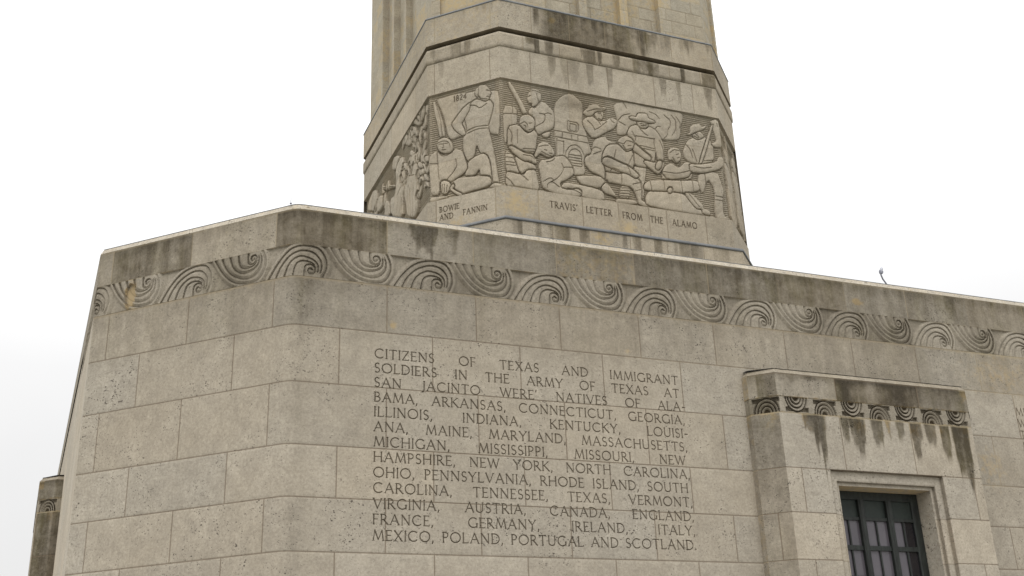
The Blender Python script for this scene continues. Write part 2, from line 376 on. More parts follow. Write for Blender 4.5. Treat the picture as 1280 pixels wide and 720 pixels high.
def smooth(x, a, b):
    t = np.clip((np.asarray(x, float) - a) / (b - a), 0, 1); return t * t * (3 - 2 * t)
def blob(S, Z, s, z, rs, rz): return np.exp(-((np.asarray(S)[None, :] - s) / rs) ** 2 - ((np.asarray(Z)[:, None] - z) / rz) ** 2)
def drips(S, Z, lst, soft=0.0):
    """ragged runs of stain hanging from zt: each column of the run has its own length"""
    G = np.zeros((len(Z), len(S))); S = np.asarray(S); Z = np.asarray(Z)
    for n, (s, wd, zt, ln, st) in enumerate(lst):
        x = (S - s) / (wd * .5); k = np.abs(x) < 1.25
        if not k.any(): continue
        c = np.floor(S / .11); c2 = np.floor(S / .29)
        r = np.array([.55 * hash01(a, n, 1) + .45 * hash01(b_, n, 2) for a, b_ in zip(c[k], c2[k])])
        L = ln * (.42 + .90 * r) * np.clip(1.15 - np.abs(x[k]) ** 2.5, .05, 1)
        t = (zt - Z)[:, None] / L[None, :]
        f = st * np.clip((1 - t) / (.12 + soft), 0, 1) * np.clip((1.15 - np.abs(x[k])) / (.2 + soft), 0, 1)[None, :] * (Z <= zt + 1e-6)[:, None]
        G[:, k] = np.maximum(G[:, k], f * (1 - .22 * np.clip(t, 0, 1)))
    return G
def wall_fields(S, Z):
    j, tone = joints(S, Z, ZC, MK, 3, .048)
    S = np.asarray(S); Zc = np.asarray(Z)[:, None] + 0 * S[None, :]
    g = .16 + .30 * smooth(Zc, 9.9, 10.6) + .10 * smooth(Zc, 11.0, 11.5)
    g += .16 * np.exp(-((S[None, :] - .25) / .35) ** 2)                      # softly darker upright band at the corner
    g += .18 * blob(S, Z, 10.7, 8.4, .35, .5) + .22 * blob(S, Z, 10.3, 5.9, .25, .3) + .15 * blob(S, Z, 19.5, 8.2, .9, .8)
    g = np.maximum(g, drips(S, Z, [(4.9, .5, 11.5, 1.0, .6), (2.2, .4, 11.5, .9, .5), (9.9, .5, 11.5, .8, .5)]))
    g -= .45 * smooth(-S, 5.6, 5.72)[None, :]                                # grime taken off the left side
    jw = .16 * smooth(Zc, 11.35, 11.5) + .05 * (np.abs(Zc - 10.355) < .05) * (S[None, :] > 8.2)
    wm = jw + .30 * blob(S, Z, 20.3, 10.9, 1.6, .6) + .32 * blob(S, Z, 19.2, 8.2, .6, .6) + .05
    wm = wm + .65 * blob(S, Z, 2.3, 10.55, .10, .09) + .4 * blob(S, Z, 8.3, 10.5, .12, .06)
    # left side wall brightened in its colour, joints fainter
    tone = tone * (1 + .19 * (S < -CL - .02))[None, :]; j = j * np.where(S < -CL - .02, .25, 1)[None, :]
    return j, tone, np.clip(g, 0, 1), wm
TX0, TX1, TZ0, TZ1 = 1.6, 9.98, 5.58, 10.16
UX0, UX1, UZ0, UZ1 = 20.3, 28.5, 5.58, 10.16
PC = 15.04; PL = -CL - PC
vis = [-5.66 - .02, 0.0, 30.0]
S = lines(SA, S_END, .5, JM, extra=list(np.arange(-9, 23, .07)) + [-CL + q for q in (-.03, -.02, -.01, .01, .02, .03)] + [TX0, TX1, UX0, UX1, PC - 1.44, PC + 1.44, PL - 1.44, PL + 1.44, -CL, 0, 30])
S = S[(S >= SA) & (S <= S_END)]
Z = lines(0, ZC[-1], .5, ZC[1:-1], extra=list(np.arange(4.4, 11.5, .08)) + [TZ0, TZ1, 7.32])
j, tone, g, wm = wall_fields(S, Z)
sc = np.append((S[:-1] + S[1:]) / 2, S[-1]); zc = np.append((Z[:-1] + Z[1:]) / 2, Z[-1])
SS, ZZ = np.meshgrid(sc, zc)
hole = ((SS > TX0) & (SS < TX1) & (ZZ > TZ0) & (ZZ < TZ1)) | ((SS > UX0) & (SS < UX1) & (ZZ > UZ0) & (ZZ < UZ1))
hole |= ((np.abs(SS - PC) < 1.44) | (np.abs(SS - PL) < 1.44)) & (ZZ < 7.32)
side = np.where(SS < -CL, 1, np.where(SS < 0, 2, np.where(SS < 30, 0, 3)))
WN = {0: ('wall', 'long wall carrying the incised lettering', None), 2: ('wall', 'angled corner wall of plain stone blocks', None),
      1: ('wall', 'left side wall seen edge-on', None), 3: ('wall', None, None)}
walls = strip(bpath, S, Z, -.007 * j, dict(joint=j, tone=tone, grime=g, warm=wm), WN, M_WALL, BASE, owner=side, keep=~hole, smooth=True)

ROWS1 = ["CITIZENS OF TEXAS AND IMMIGRANT", "SOLDIERS IN THE ARMY OF TEXAS AT", "SAN JACINTO WERE' NATIVES OF ALA-",
 "BAMA, ARKANSAS, CONNECTICUT, GEORGIA,", "ILLINOIS, INDIANA, KENTUCKY, LOUISI-", "ANA, MAINE, MARYLAND, MASSACHUSETTS,",
 "MICHIGAN, MISSISSIPPI, MISSOURI, NEW", "HAMPSHIRE, NEW YORK, NORTH CAROLINA,", "OHIO, PENNSYLVANIA, RHODE ISLAND, SOUTH",
 "CAROLINA, TENNESSEE, TEXAS, VERMONT,", "VIRGINIA, AUSTRIA, CANADA, ENGLAND,", "FRANCE, GERMANY, IRELAND, ITALY,", "MEXICO, POLAND, PORTUGAL AND SCOTLAND."]
ROWS2 = ["MEASURED BY ITS RESULTS, SAN JACINTO", "WAS ONE OF THE DECISIVE BATTLES OF", "THE WORLD. THE FREEDOM OF TEXAS FROM",
 "MEXICO WON HERE LED TO ANNEXATION AND", "TO THE MEXICAN WAR, RESULTING IN THE"]
def lettered(rows, x0, x1, z0, z1, t0, t1, step, label):
    s = lines(x0, x1, step); z = lines(z0, z1, step)
    jj, tn, gg, ww = wall_fields(s, z); D = np.full((len(z), len(s)), 9.)
    for i, r in enumerate(rows): cut_line(D, s, z, r, t0, t1, 9.955 - .3355 * i - .21, .212, .031)
    depth = np.clip(1 - D, 0, 1) * .030; dirt_shade = np.clip((1.15 - D) / .55, 0, 1)
    own = (D < .8).astype(int)
    r = strip(bpath, s, z, -.007 * jj * (dirt_shade < .1) - depth, dict(joint=jj * (1 - dirt_shade), tone=tn, grime=gg, warm=ww, dirt_shade=dirt_shade * .84),
              {0: ('lettered_panel', None, walls[0]), 1: ('inscription', label, walls[0])}, M_WALL, BASE, owner=own)
lettered(ROWS1, TX0, TX1, TZ0, TZ1, 1.885, 9.615, .0092, 'thirteen justified lines of incised roman capitals')
lettered(ROWS2, UX0, UX1, UZ0, UZ1, 20.53, 28.26, .015, 'second incised text at the right edge')

# the carved wave band
WAVE = [[(-1.179,.02),(-0.94,.378),(-0.648,.643),(-0.304,.755),(.043,.728),(.215,.521),(.255,.271),(.173,.03)],
 [(-0.987,.02),(-0.867,.261),(-0.649,.49),(-0.329,.632),(-0.058,.605),(.114,.432),(.142,.24),(.12,.14)],
 [(-0.771,.02),(-0.639,.314),(-0.38,.488),(-0.109,.455),(.038,.34),(.068,.22),(.06,.15)],
 [(-0.543,.02),(-0.469,.284),(-0.307,.38),(-0.13,.365),(-0.05,.32),(-.02,.285)],
 [(-0.27,.02),(-0.249,.25),(-0.135,.315),(-0.022,.265),(.003,.16),(-0.06,.07),(-0.155,.085),(-.185,.16),(-.13,.225),(-.075,.19)]]
def catmull(p, n=5):
    p = [np.array(q, float) for q in p]; o = []
    for i in range(len(p) - 1):
        a = p[max(i - 1, 0)]; b, c = p[i], p[i + 1]; d = p[min(i + 2, len(p) - 1)]
        for k in range(n):
            t = k / n; o.append(tuple(.5 * (2 * b + (c - a) * t + (2 * a - 5 * b + 4 * c - d) * t * t + (3 * b - a - 3 * c + d) * t ** 3)))
    o.append(tuple(p[-1])); return o
FZ0, FZ1 = 11.522, 12.30; FH = FZ1 - FZ0
def wave_unit(X, Y):
    """height and dirt of one upright wave on local coordinates"""
    best = np.full(X.shape, 9.); h = np.full(X.shape, -.055)
    for li, ln in enumerate(WAVE):
        p = catmull(ln); n = len(p)
        for i in range(n - 1):
            (x0, y0), (x1, y1) = p[i], p[i + 1]; dx, dy = x1 - x0, y1 - y0; L = dx * dx + dy * dy
            t = np.clip(((X - x0) * dx + (Y - y0) * dy) / L, 0, 1); d = np.hypot(X - x0 - t * dx, Y - y0 - t * dy)
            inner = (X - x0) * dy - (Y - y0) * dx > 0            # right of the travel: towards the curl
            k = d < best; best = np.where(k, d, best)
            h = np.where(k, np.where(inner, -.056 + .056 * np.clip(d / .085, 0, 1) ** .8, (-.004 if li else -.0) - (.06 * np.clip((d - .05) / .07, 0, 1) if li == 0 else 0)), h)
    return h, best
S = lines(-10.7, 30.3, .0135, extra=[-CL, 0]); Z = lines(FZ0, FZ1, .0125)
H = np.full((len(Z), len(S)), -.06); D = np.full(H.shape, 9.); Hu = np.full(H.shape, 9.)
for k in range(-8, 21):
    s0 = .5 + 1.5 * k; a, b = np.searchsorted(S, [s0 - 1.30, s0 + .38])
    if b - a < 3: continue
    X, Y = np.meshgrid(S[a:b] - s0, Z - FZ0)
    if k % 2: Y = FH - Y
    h, d = wave_unit(X, Y); h = h * (1 if k % 2 else .88) - (0 if k % 2 else .006); m = d < D[:, a:b]
    H[:, a:b] = np.where(m, h, H[:, a:b]); D[:, a:b] = np.minimum(d, D[:, a:b])
H = np.where(D > .16, -.06, H)
edge = np.minimum(Z - FZ0, FZ1 - Z)[:, None]; H = np.where(edge < .006, 0.0, H)
dirt_shade = (.46 + .16 * np.sin(S * 2.3 + 1.1 * np.sin(S * .9)))[None, :] * np.clip(1 - D / .02, 0, 1) + .14 * np.clip(-H / .09, 0, 1)
wm = np.clip(.9 * blob(S, Z, -4.62, 11.9, .17, .33), 0, 1) + .30 * np.clip(1 - edge / .02, 0, 1) + .06
gr = .46 + .12 * np.sin(S * 1.7 + 2 * np.sin(S * .6))[None, :] + .0 * H + .1 * (np.asarray([hash01(int(x // 1.08), 9) for x in S]))[None, :]
H = np.where((wm > .45) & (edge > .03), -.085, H)
sd = np.where(S < -CL, 1, np.where(S < 0, 2, 0))[None, :] + np.zeros((len(Z), 1), int)
jv = np.clip(1.2 - near(S, [-4.0, 2.62, 5.5, 8.4, 11.3, 14.2, 17.1, 20.0, 22.9, 25.8, 28.7])/.012, 0, 1)[None, :] * .6 + 0 * H
strip(bpath, S, Z, H, dict(grime=gr, dirt_shade=dirt_shade, warm=wm, joint=jv, tone=.95), {0: ('wave_frieze', 'long carved band of rolling waves', None), 2: ('wave_frieze', 'carved wave band on the angled corner', None), 1: ('wave_frieze', None, None)}, M_WALL, BASE, owner=sd)
Sf = np.concatenate([[SA], np.arange(-35, -10.7, .6), [-10.7]]); strip(bpath, Sf, [FZ0, FZ1], -.03, {}, {0: ('plain_frieze', None, None)}, M_WALL, BASE)
Sf = np.concatenate([[30.3], np.arange(30.6, S_END, .6), [S_END]]); strip(bpath, Sf, [FZ0, FZ1], -.03, {}, {0: ('plain_frieze', None, None)}, M_WALL, BASE)

# parapet, coping and roof edge
PJ = [2.15, 4.29, 6.47, 8.64, 10.8, 12.96, 15.15, 17.26, 19.46, 21.6, 23.8] + [-.51, -2.87, -5.23]
S = lines(SA, S_END, .6, PJ, extra=list(np.arange(-9, 23, .06)) + [-CL, 0, 30]); Z = lines(FZ1, 13.17, .06, [])
j, tone = joints(S, Z, [FZ1, 13.17], [PJ], 21, .10); j *= (Z > FZ1 + .02)[:, None] * (.25 + .75 * np.array([hash01(int(round(x)), 61) for x in S]))[None, :]
zz = np.asarray(Z)[:, None] + 0 * S[None, :]
bl = np.searchsorted(np.sort(PJ), S); base_g = np.array([.42 + .40 * hash01(q, 77) for q in range(len(PJ) + 1)])
base_g[1] += .24; base_g[6] -= .06; base_g[4] += .10
g = base_g[bl][None, :] + .14 * smooth(zz, 12.75, 13.2) + 0 * zz
g = np.maximum(g, drips(S, Z, [(3.05, .75, 13.2, .95, .98), (3.75, .35, 13.2, .8, .9), (.05, .3, 13.2, .9, .8), (9.95, .6, 13.2, .7, .9), (10.5, .3, 13.2, .6, .8), (17.6, .6, 13.2, .7, .9), (18.9, .5, 13.2, .9, .9), (15.9, .6, 13.2, .8, .8)]))
wm = .10 + .22 * ((bl == 6)[None, :]) * np.ones_like(zz) + .9 * blob(S, Z, 15.55, 12.62, .16, .10)
wm = np.where(j > .3, .22, wm)
strip(bpath, S, Z, -.006 * j, dict(joint=j, tone=tone, grime=np.clip(g, 0, 1), warm=wm), {0: ('parapet', 'dark weathered parapet of the long wall', None), 2: ('parapet', 'parapet of the angled corner', None), 1: ('parapet', None, None), 3: ('parapet', None, None)}, M_WALL, BASE,
      owner=np.where(S < -CL, 1, np.where(S < 0, 2, np.where(S < 30, 0, 3)))[None, :] + np.zeros((len(Z), 1), int), smooth=True)
S = lines(SA, S_END, .15, [], extra=[-CL, 0, 30])
strip(bpath, S, [13.17, 13.182, 13.298, 13.31], np.array([0, -.003, -.068, -.08])[:, None], dict(tone=1.16, warm=.22, grime=.05), {0: ('coping', 'pale bevelled edge along the top', None)}, M_WALL, BASE)
strip(bpath, S, [13.31, 13.328, 13.328], np.array([-.076, -.074, -.75])[:, None], {}, {0: ('roof_flashing', None, None)}, M_LEAD, BASE)
X, N = bpath(np.array([q[0] + .01 for q in bpath.seg])); rp_ = X - N * .7
mesh_obj('roof', [(x, y, 13.30) for x, y in rp_], [list(range(8))], M_ROOF, BASE)

# ------------------------------------------------------------------ the portal and its window (front, then the one on the left side)
def patch(name, P, nu, nv, mat, parent, **at):           # a flat stone face from four corners
    P = [np.array(p, float) for p in P]; u = np.linspace(0, 1, nu)[None, :, None]; v = np.linspace(0, 1, nv)[:, None, None]
    V = (P[0] * (1 - u) + P[1] * u) * (1 - v) + (P[3] * (1 - u) + P[2] * u) * v
    i = np.arange(nu * nv).reshape(nv, nu); Fq = np.stack([i[:-1, :-1], i[:-1, 1:], i[1:, 1:], i[1:, :-1]], -1).reshape(-1, 4)
    n = nu * nv; d = {a: np.full(n, at.get(a, 1.0 if a == 'tone' else 0.0)) for a in ATTRS}
    return mesh_obj(name, V.reshape(-1, 3), Fq, mat, parent, d)
pp = Path([(-3.54, 0), (-3.54, -.2), (-3.04, -.7), (3.04, -.7), (3.54, -.2), (3.54, 0)], -3.04 - .7071 - .2, closed=False)
A0, A1 = pp.seg[0][0], pp.end
PZ = [0, 1.05, 2.15, 3.25, 4.35, 5.451, 6.567, 7.655, 9.05]
pjB = [-2.25, 2.45, -.75, .85]; pjA = [-3.4, -1.9, 1.9, 3.3]
mk = [[-3.4, -2.55, 2.75, 3.4], [-1.9, 1.9]] * 4
mk[7] = [-1.25, .95, 3.1]; mk[6] = [-2.6, 2.75]; mk[5] = [-3.38, 3.38]; mk[4] = [-2.55, 2.6]
oc = [(1.745, 7.655), (1.52, 7.40), (1.43, 7.31)]
ex = [v for c, _ in oc for v in (-c - .0015, -c, c, c + .0015)]; ez = [v for _, c in oc for v in (c, c + .0015)]
S = lines(A0, A1, .045, sorted(set(sum(mk, []))), extra=ex + [-3.04, 3.04, -3.04 - .7071, 3.04 + .7071]); Z = lines(0, 9.05, .05, PZ[1:-1], extra=ez)
j, tone = joints(S, Z, PZ, mk, 31, .06)
SS, ZZ = np.meshgrid(S, Z)
H = -.006 * j
H = np.where((np.abs(SS) <= oc[0][0]) & (ZZ <= oc[0][1]), -.10, H); H = np.where((np.abs(SS) <= oc[1][0]) & (ZZ <= oc[1][1]), -.18, H)
j = np.where((np.abs(SS) <= oc[0][0]) & (ZZ <= oc[0][1]), j * (np.abs(np.abs(SS) - 1.6) < .3) * .6, j)
lst = [(-2.02, .75, 9.05, 1.1, .95), (-1.82, .22, 9.05, 1.75, .95), (-1.1, .30, 9.05, .95, .9), (-.72, .55, 9.05, 1.25, .95), (-.1, .42, 9.05, 1.15, .9), (.65, .30, 9.05, .75, .85),
       (1.15, .42, 9.05, 1.35, .95), (1.62, .42, 9.05, .8, .85), (2.1, .35, 9.05, 1.3, .9), (2.62, .62, 9.05, 1.9, 1.0), (3.25, .3, 9.05, .9, .8), (.25, .2, 9.05, .6, .7)]
g = np.maximum(.10, 1.0 * drips(S, Z, lst, .16)); g = np.maximum(g, .68 * (SS < -3.04) * (1 - .25 * smooth(9 - ZZ, 0, 4))); g = np.maximum(g, .85 * (SS > 3.06) + 0 * g)  # right bevel darkened all over: shade and grime in one
wm = .05 + .45 * (g > .4) * smooth(ZZ, 8.3, 9.05) * (.5 + .5 * np.sin(SS * 7.3)) + .2 * (SS < -3.74) + .3 * smooth(ZZ, 9.03, 9.05)
st_ = 0 * SS
for c_, z_ in oc[:2]: st_ = np.maximum(st_, ((np.abs(np.abs(SS) - c_) < .016) & (ZZ <= z_ + .002) | (np.abs(ZZ - z_) < .016) & (np.abs(SS) <= c_ + .002)) * .5)  # dark step lines: shadow and soiling painted together
opening = (np.abs(np.append((S[:-1] + S[1:]) / 2, S[-1]))[None, :] < 1.43) & (np.append((Z[:-1] + Z[1:]) / 2, Z[-1])[:, None] < 7.31)
surround = ((np.abs(SS) <= oc[0][0] + .0008) & (ZZ <= oc[0][1] + .0008)).astype(int); surround[:, :-1] = np.minimum(surround[:, :-1], np.maximum(surround[:, 1:], surround[:, :-1]))
PT = strip(pp, S, Z, H, dict(joint=j, tone=tone * 1.03, grime=np.clip(g, 0, 1), warm=wm, dirt_shade=st_),
           {0: ('portal', 'projecting window portal with a dark stained cap', BASE), 1: ('stepped_surround', None, 0)}, M_WALL, BASE, owner=surround, keep=~opening)
portal = PT[0]
# fan frieze
FA, FB = 9.05, 9.46
S = lines(A0, A1, .0125, [], extra=[-3.04, 3.04, -3.04 - .7071, 3.04 + .7071]); Z = lines(FA, FB, .0125); SS, ZZ = np.meshgrid(S, Z)
H = np.zeros(SS.shape); dirt_shade = .0 * SS
for k in range(-4, 5):
    c = .06 + .85 * k; up = (k % 2 == 0)
    y = (ZZ - FA) if up else (FB - ZZ); r = np.hypot((SS - c) * 1.20, y); a = np.abs(SS - c)
    inn = (r < .405) & (y > .004)
    ph = (r - .06) / .098; fr = ph - np.floor(ph)
    h = np.where(r < .06, -.08, -.012 - .070 * (1 - np.clip(fr / .75, 0, 1)) ** 1.2)
    H = np.where(inn, h, H); dirt_shade = np.where(inn, .20 + .78 * (h < -.040), dirt_shade)
    cor = (~inn) & (a < .345) & (y > .27) & (y < .385)
    H = np.where(cor, -.07, H); dirt_shade = np.where(cor, .7, dirt_shade)
edge = np.minimum(ZZ - FA, FB - ZZ); H = np.where(edge < .012, 0, H); dirt_shade *= edge >= .012
strip(pp, S, Z, H, dict(tone=.98, grime=.50 + .2 * (SS < -3.0), dirt_shade=dirt_shade, warm=.08 + .35 * (edge < .014), joint=.0), {0: ('fan_frieze', None, portal)}, M_WALL, BASE)
# cap
S = lines(A0, A1, .045, [-1.24, 1.39], extra=[-3.04, 3.04, -3.04 - .7071, 3.04 + .7071]); Z = lines(FB, 10.06, .045); SS, ZZ = np.meshgrid(S, Z)
j, tone = joints(S, Z, [FB, 10.06], [[-1.24, 1.39]], 5, .04); j *= (ZZ > FB + .02)
g = np.where(SS < -1.24, .50, np.where(SS < 1.39, .88, .72)) + .22 * smooth(ZZ, 9.8, 10.1)
g = g - .22 * np.exp(-((SS + .2) / .42) ** 2 - ((ZZ - 9.68) / .3) ** 2); g = np.maximum(g, .98 * np.exp(-((SS + .95) / .30) ** 4)); g = np.maximum(g, .97 * np.exp(-((SS - .75) / .45) ** 4)); g = np.maximum(g, .85 * drips(S, Z, [(2.0, 1.0, 10.06, .5, 1.0), (-2.6, .5, 10.06, .5, .9), (-1.6, .5, 10.06, .4, .9)], .5)); g = np.where((SS < -3.04) & (SS > -3.5), .8, g); g = np.where(SS < -3.74, .55, g)
g = np.maximum(g, .9 * blob(S, Z, -2.0, 10.0, .7, .14))
wm = .06 + .55 * smooth(SS, 2.75, 2.95) * (1 - smooth(9.9 - ZZ, 0, .3)) * (SS < 3.25) + .3 * (SS < -3.74) + .35 * (ZZ < FB + .012)
strip(pp, S, Z, .012 - .005 * j, dict(joint=j, tone=tone, grime=np.clip(g, 0, 1), warm=wm), {0: ('cap', 'black-stained cap block course', portal)}, M_WALL, BASE)
S = lines(A0, A1, .1, [], extra=[-3.04, 3.04, -3.04 - .7071, 3.04 + .7071])
strip(pp, S, [10.06, 10.07, 10.185, 10.195, 10.195], np.array([.012, .008, -.085, -.10, -.45])[:, None], dict(tone=1.0, warm=.12, grime=.55), {0: ('cap_coping', None, portal)}, M_WALL, BASE)
m = MB()
for (a, b) in (((-3.50, -.20), (-3.02, -.63)), ((-3.02, -.63), (3.02, -.63)), ((3.02, -.63), (3.50, -.20))):
    dx, dy = b[0] - a[0], b[1] - a[1]; L = math.hypot(dx, dy); nx, ny = -dy / L * .05, dx / L * .05; n = len(m.v)
    m.v += [(a[0], a[1], 10.198), (b[0], b[1], 10.198), (b[0] + nx, b[1] + ny, 10.214), (a[0] + nx, a[1] + ny, 10.214)]; m.f.append([n, n + 1, n + 2, n + 3])
n = len(m.v); m.v += [(-3.50, -.19, 10.213), (-3.0, -.58, 10.2135), (3.0, -.58, 10.2135), (3.50, -.19, 10.213)]; m.f.append([n, n + 1, n + 2, n + 3])
n = len(m.v); m.v += [(-3.50, -.19, 10.2135), (3.50, -.19, 10.2135), (3.50, -.004, 10.225), (-3.50, -.004, 10.225)]; m.f.append([n, n + 1, n + 2, n + 3])
m.build('cap_flashing', M_LEAD, portal)
# jambs and soffit of the opening
for x in (-1.43, 1.43):
    a, b = (-.521, .06); Q = [(x, a, 0), (x, b, 0), (x, b, 7.31), (x, a, 7.31)]
    patch('jamb', Q, 8, 60, M_WALL, portal, tone=1.08, grime=.02, warm=.12)
patch('soffit', [(-1.43, -.521, 7.31), (1.43, -.521, 7.31), (1.43, .06, 7.31), (-1.43, .06, 7.31)], 30, 8, M_WALL, portal, tone=.95, warm=.55)
portal.location = (PC, 0, 0)

# bronze window: frame > mullions, transoms, panels, panes
m = MB(); FW = 1.43
m.bar(-FW, -1.19, -.02, .12, 0.0, 7.30, .03); m.bar(1.19, FW, -.02, .12, 0.0, 7.30, .03); m.box((-1.19, -.015, 7.10), (1.19, .10, 7.30)); m.box((-1.19, -.015, 0), (1.19, .10, .25))
win = m.build('window_frame', M_BRONZE, BASE); win['label'] = 'tall dark bronze window with three lights'
for x in (-.435, .435):
    m = MB(); m.bar(x - .085, x + .085, -.085, .07, .25, 7.1, .045); m.build('mullion', M_BRONZE, win)
bays = [(-1.19, -.52), (-.35, .35), (.52, 1.19)]
for bi, (x0, x1) in enumerate(bays):
    m = MB(); m.box((x0, .045, 6.66), (x1, .07, 7.10)); m.build('panel', M_PANEL, win)
    z1 = 6.58; m = MB(); m.box((x0, -.005, 6.58), (x1, .08, 6.66)); m.build('transom', M_BRONZE, win)
    xm = (x0 + x1) / 2; m = MB(); m.box((xm - .022, .012, .25), (xm + .022, .075, 6.58)); m.build('glazing_bar', M_BRONZE, win)
    while z1 > .9:
        z0 = max(z1 - .63, .25)
        for q, (a, b) in enumerate(((x0, xm - .022), (xm + .022, x1))):
            m = MB(); m.box((a, .05, z0), (b, .06, z1)); m.build('pane', M_GLASSD if (bi == 2 and q == 1) else M_GLASS, win)
        m = MB(); m.box((x0, -.005, z0 - .115), (x1, .08, z0)); m.build('transom', M_BRONZE, win); z1 = z0 - .115
win.location = (PC, 0, 0)
def copy_tree(o, parent):
    c = o.copy(); col.objects.link(c); c.parent = parent
    for ch in [q for q in bpy.data.objects if q.parent == o]: copy_tree(ch, c)
    return c
for src, lab in ((portal, 'projecting portal on the left side, seen past the corner'), (win, None)):
    c = copy_tree(src, BASE); c.location = (-CH_ - SKEW * PC / 30, CH_ + PC, 0); c.rotation_euler = (0, 0, -math.pi / 2 + math.atan2(SKEW, 30))
    if lab: c['label'] = lab
    elif 'label' in c: del c['label']

# ------------------------------------------------------------------ the shaft
SHAFT = empty('monument_shaft', (0, 0, 0), "tall eight-sided stone shaft with carved figure band and fluted upper part, behind the parapet", "tower")
SX, SW, SC, SY = 10.0243, 9.9331, 2.27715, 11.7613
def spath(inset=0.0):
    t = math.tan(math.pi / 8) * inset; x0 = SX + t; x1 = SX + SW - t; c = SC - inset + t; y0 = SY + inset; Lw = SW - 2 * t
    pts = [(x0 - c, y0 + c + Lw), (x0 - c, y0 + c), (x0, y0), (x1, y0), (x1 + c, y0 + c), (x1 + c, y0 + c + Lw), (x1, y0 + 2 * c + Lw), (x0, y0 + 2 * c + Lw)]
    p = Path(pts, -Lw - c * math.sqrt(2)); p.L = Lw; p.C = c * math.sqrt(2); return p
sp = spath(); SL = sp.C; CORN = [sp.seg[i][0] for i in range(8)]
s_a, s_b = sp.seg[0][0], sp.end; VB = SW + SL + SW
def srow(step, marks=(), hi=VB): return lines(s_a, s_b, 1.2, marks, extra=list(np.arange(s_a, hi, step)) + CORN)
def ring(z0, z1, step, H, name, courses, marks, seed, grime, warm=None, parent=SHAFT, zfun=None, label=None, sstep=.05, tv=.05, tmul=1.0):
    S = srow(sstep, sorted(set(sum(marks, [])))); Z = lines(z0, z1, step, courses[1:-1])
    j, tone = joints(S, Z, courses, marks, seed, tv, .016); j *= ((Z > z0 + .02) & (Z < z1 - .02))[:, None]
    H = np.array([H(z) for z in Z])[:, None] if callable(H) else H
    G = grime(S, Z); W_ = warm(S, Z) if warm else .12
    return strip(sp, S, Z, H - .008 * j, dict(joint=j, tone=tone * tmul, grime=np.clip(G, 0, 1), warm=W_), {0: (name, label, None)}, M_SHAFT, parent)
def marks_every(p, o): return [o + p * k for k in range(-9, 26) if s_a + .2 < o + p * k < s_b - .2 and min(abs(o + p * k - c) for c in CORN) > .12]
rnd = random.Random(5)
def rdrips(z, n, lo, hi, wl, ll, st): return [(rnd.uniform(lo, hi), rnd.uniform(*wl), z, rnd.uniform(*ll), rnd.uniform(*st)) for _ in range(n)]
# plinth under the lower lead strip
dl = rdrips(19.6, 22, .3, 9.8, (.15, .5), (1.2, 5), (.6, .9)) + [(2.0, 1.1, 19.6, 2, .55), (3.0, .4, 19.6, 2, .9)]
ring(13.3, 19.58, .25, .34, 'plinth', [13.3, 16.5, 19.58], [marks_every(1.63, .9), marks_every(1.63, .1)], 3, lambda S, Z: np.maximum(.08, .80 * drips(S, Z, dl, .15)), lambda S, Z: .12 + .4 * blob(S, Z, 3.8, 19.3, .5, .4), tmul=1.04)
def lead(z0, z1, o0, o1, name):
    S = srow(.4); strip(sp, S, [z0, z0 + .03, z1 - .05, z1, z1 + .06], np.array([o0 - .03, o0, o0, o0 - .015, o1])[:, None], {}, {0: (name, None, None)}, M_LEAD, SHAFT)
lead(19.57, 19.69, .39, .0, 'lead_flashing')
# caption band
CAPJ = [1.35, 3.2, 4.75, 6.1, 6.9, 8.7, -.38, -2.87, 11.4, -4.6, -6.3, -8.0, -9.8]
S = lines(s_a, s_b, 1.0, [], extra=list(np.arange(-SL - 2, SW + .3, .02)) + list(np.arange(s_a, -SL - 2, .08)) + list(np.arange(SW, VB, .1)) + CORN); Z = lines(19.75, 21.12, .02)
j, tone = joints(S, Z, [19.75, 21.12], [CAPJ], 8, .06, .02); j *= ((Z > 19.8) & (Z < 21.1))[:, None]
D = np.full(j.shape, 9.); OW = np.zeros(j.shape, int); CW = []
def word(t, a, z, cap, ws, sw):
    global D, OW
    d = np.full(j.shape, 9.); cut_word(d, S, Z, t, a, z, cap, ws, sw); CW.append(t); OW = np.where(d < .8, len(CW), OW); D = np.minimum(D, d)
for t, a in (("TRAVIS'", 1.82), ("LETTER", 3.36), ("FROM", 4.93), ("THE", 6.15), ("ALAMO", 7.14)): word(t, a, 20.475, .262, .86, .044)
for t, a, z in (("BOWIE", -SL + .49, 20.58), ("AND", -SL + .50, 20.24), ("FANNIN", -SL + 1.49, 20.26)): word(t, a, z, .225, .88, .041)
dirt_shade = np.clip((1.2 - D) / .5, 0, 1); G = .10 + .35 * blob(S, Z, 9.4, 20.4, .8, .8) + .3 * blob(S, Z, 1.0, 19.8, 3, .2)
W_ = .10 + .45 * blob(S, Z, 5.2, 20.0, .6, .5) + .42 * blob(S, Z, .5, 20.5, .8, .7) + .3 * blob(S, Z, -2, 20, .7, .4)
strip(sp, S, Z, .03 - .01 * j - np.clip(1 - D, 0, 1) * .035, dict(joint=j * (1 - dirt_shade), tone=tone, grime=np.clip(G, 0, 1), warm=W_, dirt_shade=dirt_shade * .9),
      {0: ('caption_band', None, None), **{i + 1: ('caption_word', None, 0) for i in range(len(CW))}}, M_SHAFT, SHAFT, owner=OW)

